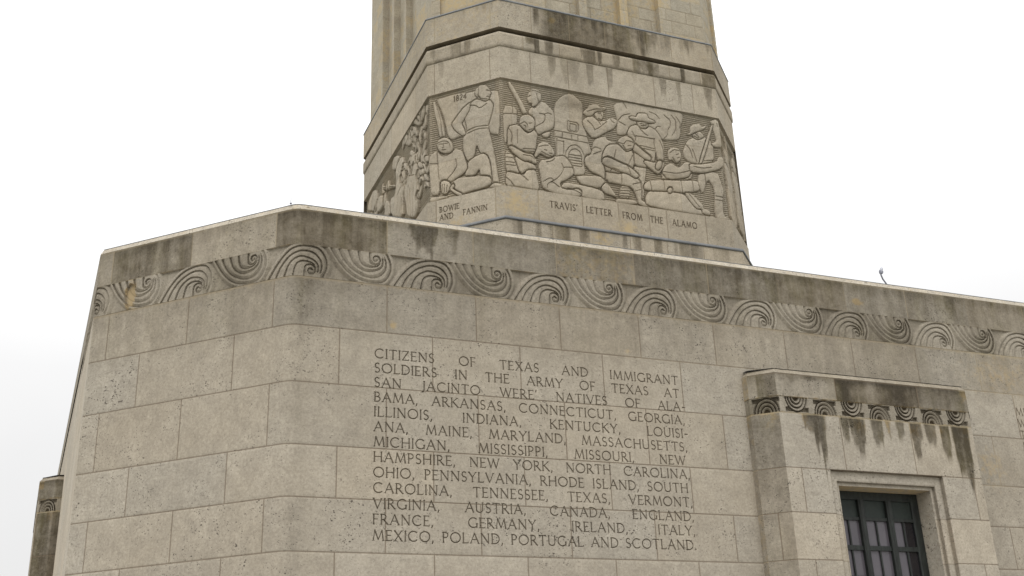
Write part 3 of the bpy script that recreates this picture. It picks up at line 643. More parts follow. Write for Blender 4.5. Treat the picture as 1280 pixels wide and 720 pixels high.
# carved figure band
RELIEF_CHAMFER = [
('banner','p',[(0.36,25.7),(1.13,25.74),(2.01,25.62),(2.39,25.58),(2.77,25.44),(3.14,25.34),(3.09,23.37),(2.76,23.48),(2.35,23.88),(1.48,23.73),(1.29,23.73),(1.05,23.66),(0.86,23.84),(0.76,24.35),(0.65,24.93),(0.39,25.61)]),
('sword','p',[(0.2,25.64),(0.34,25.59),(0.55,25.01),(0.69,24.46),(0.75,23.8),(0.51,23.86),(0.42,24.48),(0.28,25.08)]),
('sword','l',[(0.34,25.5),(0.55,24.76),(0.64,23.93)]),
('standing_man','p',[(2.1,25.25),(1.8,25.1),(1.58,24.99),(1.59,24.48),(1.7,23.95),(1.65,23.79),(1.5,23.65),(1.5,23.31),(1.52,22.96),(1.7,22.53),(1.84,22.54),(1.98,22.75),(2.09,23.21),(2.24,22.75),(2.5,22.67),(2.6,22.21),(2.67,21.47),(2.72,21.35),(2.92,21.3),(2.98,21.35),(2.92,21.8),(2.81,22.69),(2.71,23.3),(2.59,23.87),(2.69,24.19),(2.8,24.51),(2.85,24.79),(2.74,25.0),(2.57,25.1),(2.43,25.05),(2.29,25.15)]),
('standing_man','p',[(1.9,25.18),(1.58,25.01),(1.26,24.67),(1.01,24.38),(1.15,24.09),(1.48,23.72),(1.64,23.77),(1.58,24.01),(1.46,24.3),(1.58,24.46),(1.79,24.78)]),
('standing_man','p',[(2.55,21.21),(2.72,21.37),(2.92,21.34),(3.08,21.24),(3.23,21.19),(3.1,21.14),(2.82,21.13)]),
('standing_man','p',[(2.08,25.4),(2.06,25.57),(2.13,25.73),(2.33,25.84),(2.57,25.76),(2.72,25.51),(2.72,25.41),(2.77,25.31),(2.72,25.26),(2.68,25.08),(2.5,25.02),(2.33,25.14),(2.24,25.34),(2.15,25.31)]),
('standing_man','l',[(1.7,23.9),(2.06,23.98),(2.58,23.91)]),
('standing_man','l',[(1.72,23.78),(2.11,23.86),(2.59,23.79)]),
('standing_man','l',[(1.85,25.01),(2.09,24.94),(2.27,24.75),(2.57,24.91)]),
('standing_man','l',[(2.22,25.36),(2.31,25.19),(2.57,25.1)]),
('standing_man','l',[(2.21,25.78),(2.25,25.52),(2.2,25.38)]),
('standing_man','l',[(2.58,25.5),(2.69,25.45)]),
('standing_man','l',[(2.58,25.21),(2.67,25.18)]),
('kneeling_man','p',[(1.54,21.89),(1.7,22.53),(2.03,22.68),(2.32,22.76),(2.52,22.62),(2.63,22.3),(2.68,21.76),(2.7,21.36),(2.56,21.36),(2.22,21.8),(2.19,22.11),(1.96,21.86)]),
('kneeling_man','p',[(0.85,21.81),(1.21,21.92),(1.54,21.91),(2.29,21.78),(2.59,21.68),(2.68,21.52),(2.65,21.34),(2.46,21.26),(1.62,21.22),(1.48,21.18),(1.2,21.42)]),
('kneeling_man','p',[(0.04,23.18),(0.26,23.32),(0.41,23.33),(0.6,23.07),(1.04,23.13),(1.18,23.24),(1.47,23.09),(1.56,22.8),(1.7,22.28),(1.54,22.08),(1.21,21.92),(0.92,21.81),(0.49,22.04),(0.46,21.37),(0.12,21.43),(0.06,22.09),(-0.01,22.9)]),
('kneeling_man','p',[(0.35,23.64),(0.44,23.8),(0.66,23.89),(0.9,23.76),(1.04,23.55),(1.1,23.26),(0.94,23.1),(0.7,23.13),(0.51,23.26),(0.41,23.43)]),
('kneeling_man','p',[(0.51,21.94),(0.73,21.97),(0.95,21.79),(0.93,21.55),(0.75,21.34),(0.54,21.44)]),
('knife','p',[(0.88,21.52),(1.06,21.76),(1.12,21.61),(1.02,21.51),(1.47,21.19),(1.38,21.11),(1.19,21.22)]),
('kneeling_man','l',[(0.38,23.27),(0.43,22.69),(0.47,22.05)]),
('kneeling_man','l',[(1.2,22.75),(1.26,22.44),(1.07,22.19),(0.83,21.96)]),
('kneeling_man','l',[(0.43,23.28),(0.6,23.03),(0.84,23.02),(1.06,23.1)]),
('kneeling_man','l',[(0.07,22.82),(0.43,22.73)]),
('kneeling_man','l',[(0.49,23.59),(0.63,23.56)]),
('kneeling_man','l',[(0.73,23.56),(0.85,23.54)]),
('kneeling_man','l',[(0.68,23.56),(0.68,23.39),(0.63,23.39)]),
('kneeling_man','l',[(0.61,23.31),(0.77,23.28)]),
('kneeling_man','l',[(0.41,23.66),(0.66,23.7),(0.89,23.6),(0.97,23.34)]),
('kneeling_man','l',[(0.61,21.77),(0.58,21.51)]),
('kneeling_man','l',[(0.7,21.76),(0.68,21.44)]),
('kneeling_man','l',[(0.81,21.7),(0.77,21.44)]),
('ground_strip','p',[(-0.01,21.31),(0.1,21.4),(0.48,21.34),(0.77,21.28),(0.84,21.21),(0.43,21.18),(0.02,21.14)]),
]
RELIEF_FRONT = [
('mission_building','p',[(0.04,24.7),(0.69,24.73),(0.65,23.83),(0.25,23.76),(0.18,23.03),(0.05,23.01)]),
('mission_building','l',[(0.05,24.29),(0.68,24.39)]),
('mission_building','l',[(0.48,24.73),(0.48,24.38)]),
('mission_building','p',[(2.29,25.16),(2.55,25.51),(2.85,25.76),(3.15,25.8),(3.35,25.64),(3.56,25.47),(3.56,25.04),(3.49,24.6),(3.65,24.04),(3.77,23.39),(3.8,23.19),(3.51,23.06),(3.42,22.71),(3.49,22.19),(2.92,22.06),(2.55,22.36),(2.32,22.48),(2.26,22.8),(2.25,23.37),(2.24,23.95)]),
('mission_building','l',[(2.83,24.47),(3.32,24.47),(3.25,24.01),(2.78,24.0),(2.83,24.47)]),
('mission_building','l',[(2.93,24.37),(3.21,24.37),(3.17,24.03),(2.89,24.05),(2.93,24.37)]),
('mission_building','l',[(2.24,23.95),(2.64,23.93),(3.12,23.91),(3.66,23.91)]),
('mission_building','l',[(2.27,23.67),(2.62,23.64),(3.14,23.63),(3.67,23.62)]),
('mission_building','l',[(2.95,23.83),(2.96,23.62)]),
('mission_building','l',[(3.24,23.88),(3.22,23.63)]),
('mission_building','l',[(2.56,23.88),(2.54,23.65)]),
('mission_building','l',[(2.65,22.74),(2.65,23.03),(2.84,23.33),(3.11,23.45),(3.34,23.32),(3.45,23.04)]),
('mission_building','l',[(2.76,22.48),(2.77,22.97),(2.91,23.19),(3.12,23.26),(3.28,23.15),(3.34,22.94),(3.34,22.53)]),
('mission_building','l',[(2.8,22.95),(3.34,22.96)]),
('mission_building','l',[(2.79,22.83),(3.34,22.84)]),
('mission_building','l',[(2.79,22.71),(3.33,22.72)]),
('mission_building','l',[(2.79,22.58),(3.33,22.61)]),
('mission_building','l',[(2.8,22.48),(3.31,22.49)]),
('mission_building','l',[(2.32,23.59),(2.27,22.88)]),
('mission_building','l',[(2.6,23.52),(2.57,22.95)]),
('mission_building','l',[(2.31,23.51),(2.6,23.49)]),
('rifleman','p',[(1.3,24.85),(1.11,24.54),(1.44,24.33),(1.38,23.9),(1.51,23.6),(1.86,23.8),(2.2,24.03),(2.26,24.4),(2.25,24.8),(2.08,24.97),(1.89,25.15),(1.69,25.17),(1.53,24.97),(1.42,24.8)]),
('rifle','p',[(0.28,25.74),(0.43,25.82),(1.11,24.52),(0.91,24.39),(0.75,24.82)]),
('rifleman','p',[(1.14,25.3),(1.18,25.43),(1.3,25.64),(1.52,25.7),(1.7,25.63),(1.75,25.44),(1.71,25.18),(1.61,25.11),(1.52,24.96),(1.33,24.83),(1.31,24.96),(1.18,24.96),(1.17,25.05),(1.12,25.11)]),
('rifleman','l',[(1.61,24.58),(1.86,24.57),(1.81,24.23),(1.4,23.94)]),
('rifleman','l',[(1.3,24.87),(1.44,24.78),(1.67,25.08)]),
('rifleman','l',[(1.53,25.46),(1.56,25.27),(1.61,25.14)]),
('rifleman','p',[(1.66,23.66),(1.84,23.79),(2.06,23.87),(2.04,23.69),(1.9,23.55),(1.73,23.55)]),
('seated_man','p',[(0.23,23.75),(0.68,23.93),(1.03,23.56),(1.21,23.68),(1.35,23.81),(1.51,23.61),(1.43,23.31),(1.36,22.77),(1.14,22.66),(0.84,22.74),(0.46,22.89),(0.39,22.92),(0.19,22.84)]),
('seated_man','p',[(0.08,22.7),(0.41,22.56),(0.46,22.33),(0.67,21.75),(0.38,21.75),(0.07,21.77)]),
('seated_man','l',[(0.09,22.53),(0.42,22.56)]),
('seated_man','l',[(0.09,22.37),(0.42,22.38)]),
('seated_man','l',[(0.09,22.17),(0.45,22.18)]),
('seated_man','l',[(0.09,22.04),(0.49,22.06)]),
('seated_man','p',[(0.45,22.53),(0.86,22.34),(1.28,22.26),(1.39,22.05),(0.97,21.97),(0.69,21.72)]),
('seated_man','p',[(0.08,21.75),(0.38,21.76),(0.65,21.72),(0.84,21.75),(0.97,21.97),(1.32,22.03),(1.38,21.77),(1.47,21.15),(0.96,21.16),(0.51,21.18),(0.06,21.13)]),
('seated_man','p',[(0.21,22.86),(0.39,22.92),(0.65,22.8),(0.95,22.68),(1.22,22.7),(1.33,22.56),(1.42,22.35),(1.3,22.27),(1.1,22.37),(0.82,22.34),(0.45,22.58)]),
('seated_man','l',[(0.62,23.65),(0.61,23.04)]),
('seated_man','l',[(0.83,22.85),(1.35,22.92)]),
('seated_man','l',[(0.86,22.75),(1.33,22.81)]),
('seated_man','l',[(0.07,21.51),(0.24,21.38),(0.4,21.19)]),
('seated_man','l',[(0.7,21.73),(0.98,21.5)]),
('seated_man','p',[(0.75,24.07),(0.8,24.27),(0.97,24.42),(1.19,24.43),(1.36,24.31),(1.41,24.12),(1.34,23.85),(1.19,23.67),(1.03,23.67),(0.85,23.8),(0.75,23.93)]),
('seated_man','l',[(0.76,23.94),(0.94,24.07),(1.05,23.99),(1.08,23.85)]),
('seated_man','l',[(1.13,24.02),(1.25,24.06)]),
('seated_man','l',[(1.12,23.73),(1.25,23.8)]),
('reclining_man','p',[(3.02,22.05),(4.1,22.23),(4.33,22.03),(4.11,21.71),(3.85,21.65),(3.26,21.7),(3.11,21.89)]),
('reclining_man','p',[(3.26,21.68),(3.85,21.64),(4.21,21.52),(4.22,21.11),(3.26,21.14),(3.24,21.34),(2.89,21.45),(2.34,21.4),(2.51,21.71)]),
('reclining_man','p',[(4.1,21.72),(4.36,22.01),(4.81,21.38),(4.56,21.42),(4.2,21.51)]),
('reclining_man','p',[(1.6,22.52),(1.44,22.26),(1.53,21.79),(1.57,21.32),(1.81,21.19),(2.27,21.1),(2.73,21.1),(3.05,21.13),(3.21,21.22),(3.23,21.42),(3.07,21.49),(2.67,21.38),(2.37,21.41),(2.33,21.64),(2.62,21.81),(2.96,22.1),(2.94,22.34),(2.76,22.72),(2.57,22.86),(2.2,22.77),(1.96,22.62),(1.76,22.54)]),
('reclining_man','l',[(2.44,22.48),(2.53,22.24),(2.31,21.88),(1.98,21.6)]),
('reclining_man','l',[(2.53,22.32),(2.93,22.4)]),
('reclining_man','l',[(1.63,21.57),(1.93,21.78),(2.07,21.68),(1.78,21.47),(1.78,21.31)]),
('reclining_man','l',[(1.98,21.62),(2.29,21.43)]),
('reclining_man','p',[(1.44,23.02),(1.5,23.2),(1.72,23.35),(1.96,23.3),(2.13,23.06),(2.18,22.87),(2.05,22.71),(1.81,22.67),(1.62,22.77),(1.55,22.79),(1.36,22.56),(1.29,22.65)]),
('reclining_man','l',[(1.51,23.06),(1.71,23.15),(1.91,23.19)]),
('reclining_man','l',[(1.6,22.87),(1.81,22.78),(2.04,22.72)]),
('bugler','p',[(3.93,23.84),(4.48,24.1),(4.55,23.95),(4.75,23.89),(5.02,23.86),(4.53,23.67),(4.34,23.32),(4.22,22.85),(4.33,22.68),(4.31,22.08),(4.12,22.23),(3.7,22.35),(3.5,22.6),(3.46,22.8),(3.52,22.98),(3.8,23.15)]),
('bugler','p',[(3.48,24.62),(3.71,24.83),(3.96,24.92),(4.11,24.8),(4.34,24.76),(4.56,24.82),(4.75,24.99),(4.92,25.0),(5.09,24.9),(5.05,24.76),(4.93,24.57),(4.88,24.5),(4.62,24.34),(3.92,23.84),(3.66,24.12),(3.53,24.35)]),
('bugler','p',[(4.08,25.15),(4.35,25.25),(4.45,25.21),(4.46,25.04),(4.41,24.9),(4.33,24.75),(4.11,24.8),(4.04,24.96)]),
('bugler','p',[(3.53,24.98),(3.65,25.16),(3.79,25.27),(3.79,25.38),(4.08,25.51),(4.29,25.46),(4.34,25.37),(4.53,25.45),(4.64,25.42),(4.48,25.26),(4.1,25.14),(3.92,24.91),(3.67,24.85)]),
('bugler','l',[(4.0,24.26),(4.25,24.44),(4.58,24.77)]),
('bugler','l',[(4.06,24.92),(4.28,24.57)]),
('bugler','l',[(3.71,24.64),(3.89,24.5),(4.0,24.27)]),
('bugler','l',[(3.72,25.07),(4.06,25.24),(4.49,25.34)]),
('bugler','l',[(4.2,25.07),(4.34,25.12)]),
('bugler','l',[(4.55,23.99),(4.75,23.9)]),
('smoke_cloud','p',[(4.97,25.71),(5.0,25.28),(5.11,24.92),(5.02,24.56),(5.04,24.22),(5.47,24.33),(5.64,24.76),(5.94,24.92),(6.49,24.91),(6.82,24.76),(7.04,24.4),(7.57,24.44),(7.84,24.52),(7.99,24.71),(8.07,25.25),(8.16,25.44),(8.25,25.88),(7.54,25.9),(6.58,25.87),(5.56,25.94)]),
('smoke_cloud','l',[(5.42,25.84),(5.55,25.56)]),
('smoke_cloud','l',[(5.11,24.92),(5.33,25.21),(5.67,25.33)]),
('smoke_cloud','l',[(6.6,25.61),(6.89,25.55),(7.05,25.37)]),
('smoke_cloud','l',[(7.29,25.59),(7.58,25.38),(7.52,25.06),(7.4,24.93),(7.37,24.64),(7.2,24.47)]),
('smoke_cloud','l',[(7.64,25.65),(7.83,25.42),(7.79,24.98),(7.57,24.65)]),
('smoke_cloud','l',[(7.86,25.61),(8.06,25.33),(7.99,25.1)]),
('smoke_cloud','l',[(6.81,24.85),(6.93,24.99),(7.06,24.98)]),
('smoke_cloud','l',[(5.15,24.88),(5.42,24.76)]),
('tall_man','p',[(5.66,22.97),(6.23,22.96),(6.2,22.76),(6.09,22.28),(5.97,21.51),(5.86,21.49),(5.64,22.38)]),
('tall_man','p',[(5.44,24.33),(5.63,24.75),(5.96,24.89),(6.18,24.73),(6.42,24.79),(6.53,24.92),(6.86,24.76),(7.02,24.49),(7.13,24.12),(7.1,23.39),(6.76,23.33),(6.73,23.79),(6.61,23.22),(6.27,22.93),(5.68,22.93),(5.7,23.4),(5.67,23.74),(5.76,24.09)]),
('tall_man','p',[(5.97,25.06),(6.51,25.09),(6.48,24.91),(6.36,24.77),(6.14,24.74),(6.0,24.86)]),
('tall_man','p',[(5.61,25.16),(5.75,25.25),(5.97,25.24),(6.05,25.45),(6.47,25.5),(6.52,25.28),(6.78,25.22),(6.85,25.13),(6.55,25.05),(6.25,25.09),(5.95,25.05),(5.7,25.08)]),
('tall_man','p',[(5.73,24.02),(6.13,23.7),(6.49,23.46),(6.43,23.25),(6.09,23.35),(5.63,23.65)]),
('letter_sheet','p',[(6.17,23.28),(6.67,23.22),(7.08,23.36),(7.04,23.08),(6.75,22.7),(6.53,22.83),(6.11,23.13)]),
('tall_man','p',[(6.67,23.15),(6.82,23.38),(6.99,23.36),(6.92,23.05),(6.73,22.9),(6.63,22.97)]),
('tall_man','l',[(6.0,23.9),(6.67,23.86)]),
('tall_man','l',[(6.13,23.78),(6.66,23.76)]),
('tall_man','l',[(6.07,24.7),(6.28,24.49),(6.4,24.43)]),
('tall_man','l',[(6.7,24.35),(6.65,24.08),(6.76,23.42)]),
('tall_man','l',[(6.14,24.85),(6.36,24.9)]),
('tall_man','l',[(5.85,24.34),(5.8,24.1)]),
('tall_man','l',[(5.86,24.32),(6.69,24.32)]),
('stool','p',[(4.97,21.94),(5.41,21.99),(5.32,21.38),(4.86,21.34)]),
('stool','p',[(4.71,21.32),(5.29,21.38),(5.74,21.32),(5.71,21.24),(5.35,21.14),(4.72,21.11)]),
('stool','l',[(4.97,21.82),(5.38,21.86)]),
('stool','l',[(4.95,21.69),(5.36,21.74)]),
('stool','l',[(4.92,21.57),(5.34,21.61)]),
('stool','l',[(4.89,21.45),(5.32,21.49)]),
('writing_man','p',[(4.4,22.63),(5.06,22.53),(5.34,22.54),(5.75,22.39),(5.9,22.21),(5.91,21.8),(5.85,21.42),(5.95,21.38),(6.31,21.27),(6.35,21.17),(5.93,21.15),(5.69,21.24),(5.7,21.44),(5.5,21.94),(5.01,21.98),(4.35,22.0)]),
('writing_man','p',[(4.53,23.7),(5.04,23.82),(5.34,23.52),(5.67,23.64),(5.67,22.83),(5.05,22.48),(4.39,22.46),(4.33,22.66),(4.22,22.88),(4.29,23.27)]),
('writing_man','p',[(4.21,22.86),(4.32,23.07),(4.53,23.15),(5.09,22.95),(5.42,22.88),(5.89,22.52),(5.7,22.35),(5.34,22.53),(4.98,22.56),(4.37,22.7)]),
('writing_man','p',[(4.99,23.91),(5.11,24.1),(5.42,24.28),(5.67,24.16),(5.76,23.96),(5.66,23.69),(5.38,23.53),(5.25,23.62),(5.05,23.8)]),
('writing_man','l',[(5.03,23.88),(5.26,23.83),(5.4,24.03),(5.73,24.0)]),
('writing_man','l',[(5.21,23.78),(5.36,23.56)]),
('writing_man','l',[(4.49,23.14),(4.81,23.07)]),
('writing_man','l',[(4.77,23.13),(4.88,23.5)]),
('writing_man','l',[(5.37,22.87),(5.62,23.38)]),
('writing_man','l',[(5.05,22.48),(5.03,21.99)]),
('writing_man','l',[(5.53,22.07),(5.9,22.21)]),
('writing_man','l',[(5.37,22.83),(5.47,22.51)]),
('cannon','p',[(6.24,21.91),(7.08,22.04),(7.86,22.04),(8.4,21.46),(8.95,21.31),(8.99,21.16),(6.94,21.16),(6.06,21.23),(6.04,21.57)]),
('gunner','p',[(6.9,22.88),(7.34,22.79),(8.41,23.13),(8.23,22.68),(6.92,22.48)]),
('gunner','p',[(7.1,23.18),(7.4,23.37),(7.74,23.16),(8.04,23.5),(8.36,23.54),(8.78,23.51),(9.61,23.77),(10.0,23.94),(10.05,23.78),(9.85,23.53),(9.61,23.39),(8.89,23.12),(8.31,23.08),(8.12,22.79),(7.17,22.54),(6.91,22.83)]),
('gunner','p',[(7.28,23.68),(7.3,23.92),(7.5,24.1),(7.79,24.14),(7.89,23.99),(7.92,23.79),(7.85,23.55),(7.66,23.38),(7.44,23.5),(7.31,23.45)]),
('cannon','p',[(6.03,22.14),(6.29,22.38),(7.01,22.51),(7.74,22.6),(8.64,22.75),(8.68,22.29),(7.86,22.05),(7.2,22.03),(6.24,21.91),(6.01,21.93)]),
('cannon','l',[(6.95,22.49),(6.97,22.01)]),
('cannon','l',[(7.77,22.61),(7.79,22.07)]),
('cannon','l',[(8.3,22.69),(8.31,22.22)]),
('cannon','l',[(6.32,22.37),(6.36,21.94)]),
('cannon','p',[(7.09,22.07),(7.16,22.18),(7.28,22.21),(7.34,22.11),(7.25,21.95),(7.13,21.93)]),
('cannon','p',[(7.86,22.05),(8.17,22.13),(8.74,21.62),(8.68,21.5),(9.02,21.41),(8.99,21.19),(8.62,21.25),(8.63,21.43),(8.34,21.42)]),
('cannon','l',[(8.05,22.09),(8.5,21.51)]),
('gunner','l',[(7.48,23.61),(7.75,23.19),(7.88,23.47)]),
('gunner','l',[(7.37,23.8),(7.57,23.99),(7.83,23.98)]),
('gunner','l',[(6.99,22.87),(7.61,22.87),(8.26,23.13)]),
('gunner','l',[(9.61,23.77),(9.74,23.58)]),
('gunner','l',[(9.77,24.0),(9.85,23.75)]),
('ramrod_man','p',[(8.65,23.1),(9.6,23.33),(9.74,22.86),(9.82,22.46),(9.69,22.02),(9.65,21.29),(10.04,21.18),(9.52,21.09),(9.26,21.12),(9.24,21.59),(9.37,22.44),(9.09,22.94),(8.76,22.11),(8.59,22.62)]),
('ramrod_man','p',[(8.02,24.01),(8.31,24.59),(8.6,24.76),(8.86,24.73),(9.26,24.93),(9.55,24.6),(9.48,23.74),(8.88,23.53),(8.67,23.5),(8.25,23.54),(8.06,23.71)]),
('ramrod_man','p',[(9.47,25.68),(9.8,25.88),(9.97,25.8),(10.06,25.22),(10.0,24.51),(9.54,24.48),(9.44,24.63),(9.74,24.79),(9.66,25.15),(9.58,25.61)]),
('ramrod_man','p',[(8.57,25.01),(8.96,25.14),(9.16,24.9),(8.92,24.74),(8.75,24.69),(8.6,24.77)]),
('ramrod_man','p',[(8.23,24.85),(8.49,24.99),(8.45,25.2),(8.67,25.43),(9.0,25.5),(9.06,25.34),(9.35,25.51),(9.2,25.27),(8.74,25.04),(8.45,24.84)]),
('ramrod','p',[(9.55,25.55),(9.67,25.57),(8.89,23.57),(8.7,23.52)]),
('gunner','p',[(8.24,23.46),(8.78,23.51),(9.61,23.77),(9.69,24.02),(9.91,24.05),(10.04,23.92),(10.03,23.76),(9.82,23.54),(9.62,23.4),(8.89,23.12),(8.26,23.07)]),
('ramrod_man','l',[(8.48,24.15),(8.64,23.6)]),
('ramrod_man','l',[(8.99,23.71),(9.49,23.83)]),
('ramrod_man','l',[(9.37,22.15),(9.77,22.15)]),
('ramrod_man','l',[(9.32,21.97),(9.72,21.98)]),
('ramrod_man','l',[(8.72,24.93),(8.87,24.8)]),
('rifleman','l',[(1.16,25.27),(1.27,25.33)]),
('rifleman','l',[(1.18,24.99),(1.31,24.97)]),
('rifleman','l',[(1.21,25.52),(1.48,25.6),(1.71,25.54)]),
('rifleman','l',[(1.82,24.57),(1.99,24.68),(2.14,24.63)]),
('seated_man','l',[(0.91,23.9),(0.99,23.89),(1.0,23.79)]),
('seated_man','l',[(0.26,23.7),(0.41,23.4),(0.35,23.06)]),
('seated_man','l',[(0.83,22.59),(1.18,22.59),(1.3,22.47)]),
('reclining_man','l',[(1.74,22.97),(1.83,22.95)]),
('reclining_man','l',[(1.95,22.85),(2.05,22.84)]),
('reclining_man','l',[(1.79,22.44),(2.03,22.52),(2.16,22.66)]),
('reclining_man','l',[(2.65,21.45),(2.92,21.41),(3.19,21.28)]),
('bugler','l',[(4.21,24.83),(4.37,24.8)]),
('bugler','l',[(4.77,24.92),(4.82,24.81),(4.92,24.76)]),
('bugler','l',[(4.32,25.1),(4.37,24.98)]),
('bugler','l',[(3.81,23.36),(3.98,23.51),(4.22,23.43)]),
('bugler','l',[(3.88,23.16),(4.22,23.34)]),
('tall_man','l',[(6.09,24.93),(6.19,24.95)]),
('tall_man','l',[(6.32,24.96),(6.43,24.97)]),
('tall_man','l',[(6.25,24.95),(6.23,24.83)]),
('tall_man','l',[(6.95,24.3),(7.08,23.9),(7.04,23.46)]),
('tall_man','l',[(5.69,24.51),(5.8,24.27)]),
('writing_man','l',[(5.44,23.8),(5.58,23.81)]),
('writing_man','l',[(5.36,23.6),(5.58,23.68)]),
('writing_man','l',[(4.56,22.49),(4.66,22.67),(4.98,22.6)]),
('writing_man','l',[(5.57,21.75),(5.87,21.88)]),
('gunner','l',[(7.66,23.76),(7.79,23.82)]),
('gunner','l',[(7.69,23.61),(7.8,23.66)]),
('gunner','l',[(8.44,23.36),(8.86,23.33),(9.3,23.45)]),
('ramrod_man','l',[(8.67,24.97),(8.8,25.02)]),
('ramrod_man','l',[(8.63,24.83),(8.81,24.76)]),
('ramrod_man','l',[(8.21,24.36),(8.37,24.13),(8.44,23.78)]),
('ramrod_man','l',[(8.96,23.1),(8.96,22.62)]),
('ramrod_man','l',[(9.83,25.67),(9.87,25.51)]),
]
RELIEF_LEFT = [
('robed_figure','p',[(6.98,24.1),(7.18,24.52),(7.57,24.66),(8.09,24.35),(8.27,23.87),(8.39,23.42),(9.53,22.27),(9.47,22.17),(8.47,23.04),(8.56,22.33),(8.43,21.49),(8.06,21.33),(7.04,21.88),(6.85,22.57),(6.51,23.07),(6.84,23.86)]),
('robed_figure','l',[(7.56,22.9),(7.3,21.8)]),
('robed_figure','l',[(8.07,23.07),(7.93,21.55)]),
('robed_figure','l',[(6.91,23.8),(8.08,23.28)]),
('robed_figure','l',[(7.18,24.17),(7.69,23.6),(8.21,23.86)]),
('feathered_figure','p',[(5.61,25.11),(5.96,25.2),(6.3,25.07),(6.53,24.63),(6.17,24.51),(6.64,23.96),(6.58,23.38),(6.41,23.12),(6.45,22.07),(4.65,22.98),(4.48,23.95),(5.27,23.71),(5.4,24.4),(5.26,24.93)]),
('feathered_figure','l',[(6.51,23.72),(5.69,23.51)]),
('feathered_figure','l',[(6.31,23.08),(6.31,22.3)]),
('feathered_figure','l',[(5.82,24.6),(5.41,24.04)]),
('musket','p',[(2.85,25.34),(4.98,24.38),(5.3,24.14),(4.84,24.26),(2.88,25.09)]),
('musket','l',[(2.88,25.21),(4.98,24.28)]),
('striding_figure','p',[(2.5,25.05),(3.69,24.47),(3.82,24.18),(2.79,24.07),(2.21,24.34)]),
('striding_figure','p',[(3.67,24.25),(4.34,23.84),(4.46,23.07),(3.23,23.63)]),
('tree_foliage','p',[(8.71,23.89),(9.32,23.95),(9.55,23.24),(9.36,22.64),(8.7,23.14)]),
('tree_foliage','p',[(4.6,25.35),(4.81,25.8),(5.53,25.56),(5.82,25.27),(5.39,25.17),(5.26,24.97),(4.82,25.15)]),
('tree_foliage','p',[(6.09,26.01),(6.78,26.0),(7.45,25.98),(8.22,25.46),(8.09,24.93),(7.04,25.13)]),
('tree_foliage','p',[(7.58,26.0),(8.36,25.96),(8.86,25.93),(9.36,25.95),(9.29,25.39),(8.73,25.18)]),
('tree_foliage','p',[(0.62,25.51),(1.27,25.83),(1.92,25.66),(2.34,25.12),(2.05,24.46),(0.47,25.19)]),
('tree_foliage','l',[(6.78,25.46),(7.18,25.6)]),
('tree_foliage','l',[(7.57,25.2),(7.71,25.57)]),
('tree_foliage','l',[(8.74,25.7),(9.11,25.79)]),
('tree_foliage','l',[(8.22,25.12),(8.29,25.52)]),
('tree_foliage','l',[(8.73,25.23),(8.86,25.5)]),
('tree_foliage','l',[(1.31,25.0),(1.6,25.57)]),
('tree_foliage','l',[(1.96,24.59),(2.02,25.23)]),
('tree_foliage','l',[(4.97,25.12),(5.11,25.51)]),
('tree_foliage','l',[(8.82,23.24),(9.08,23.7)]),
]

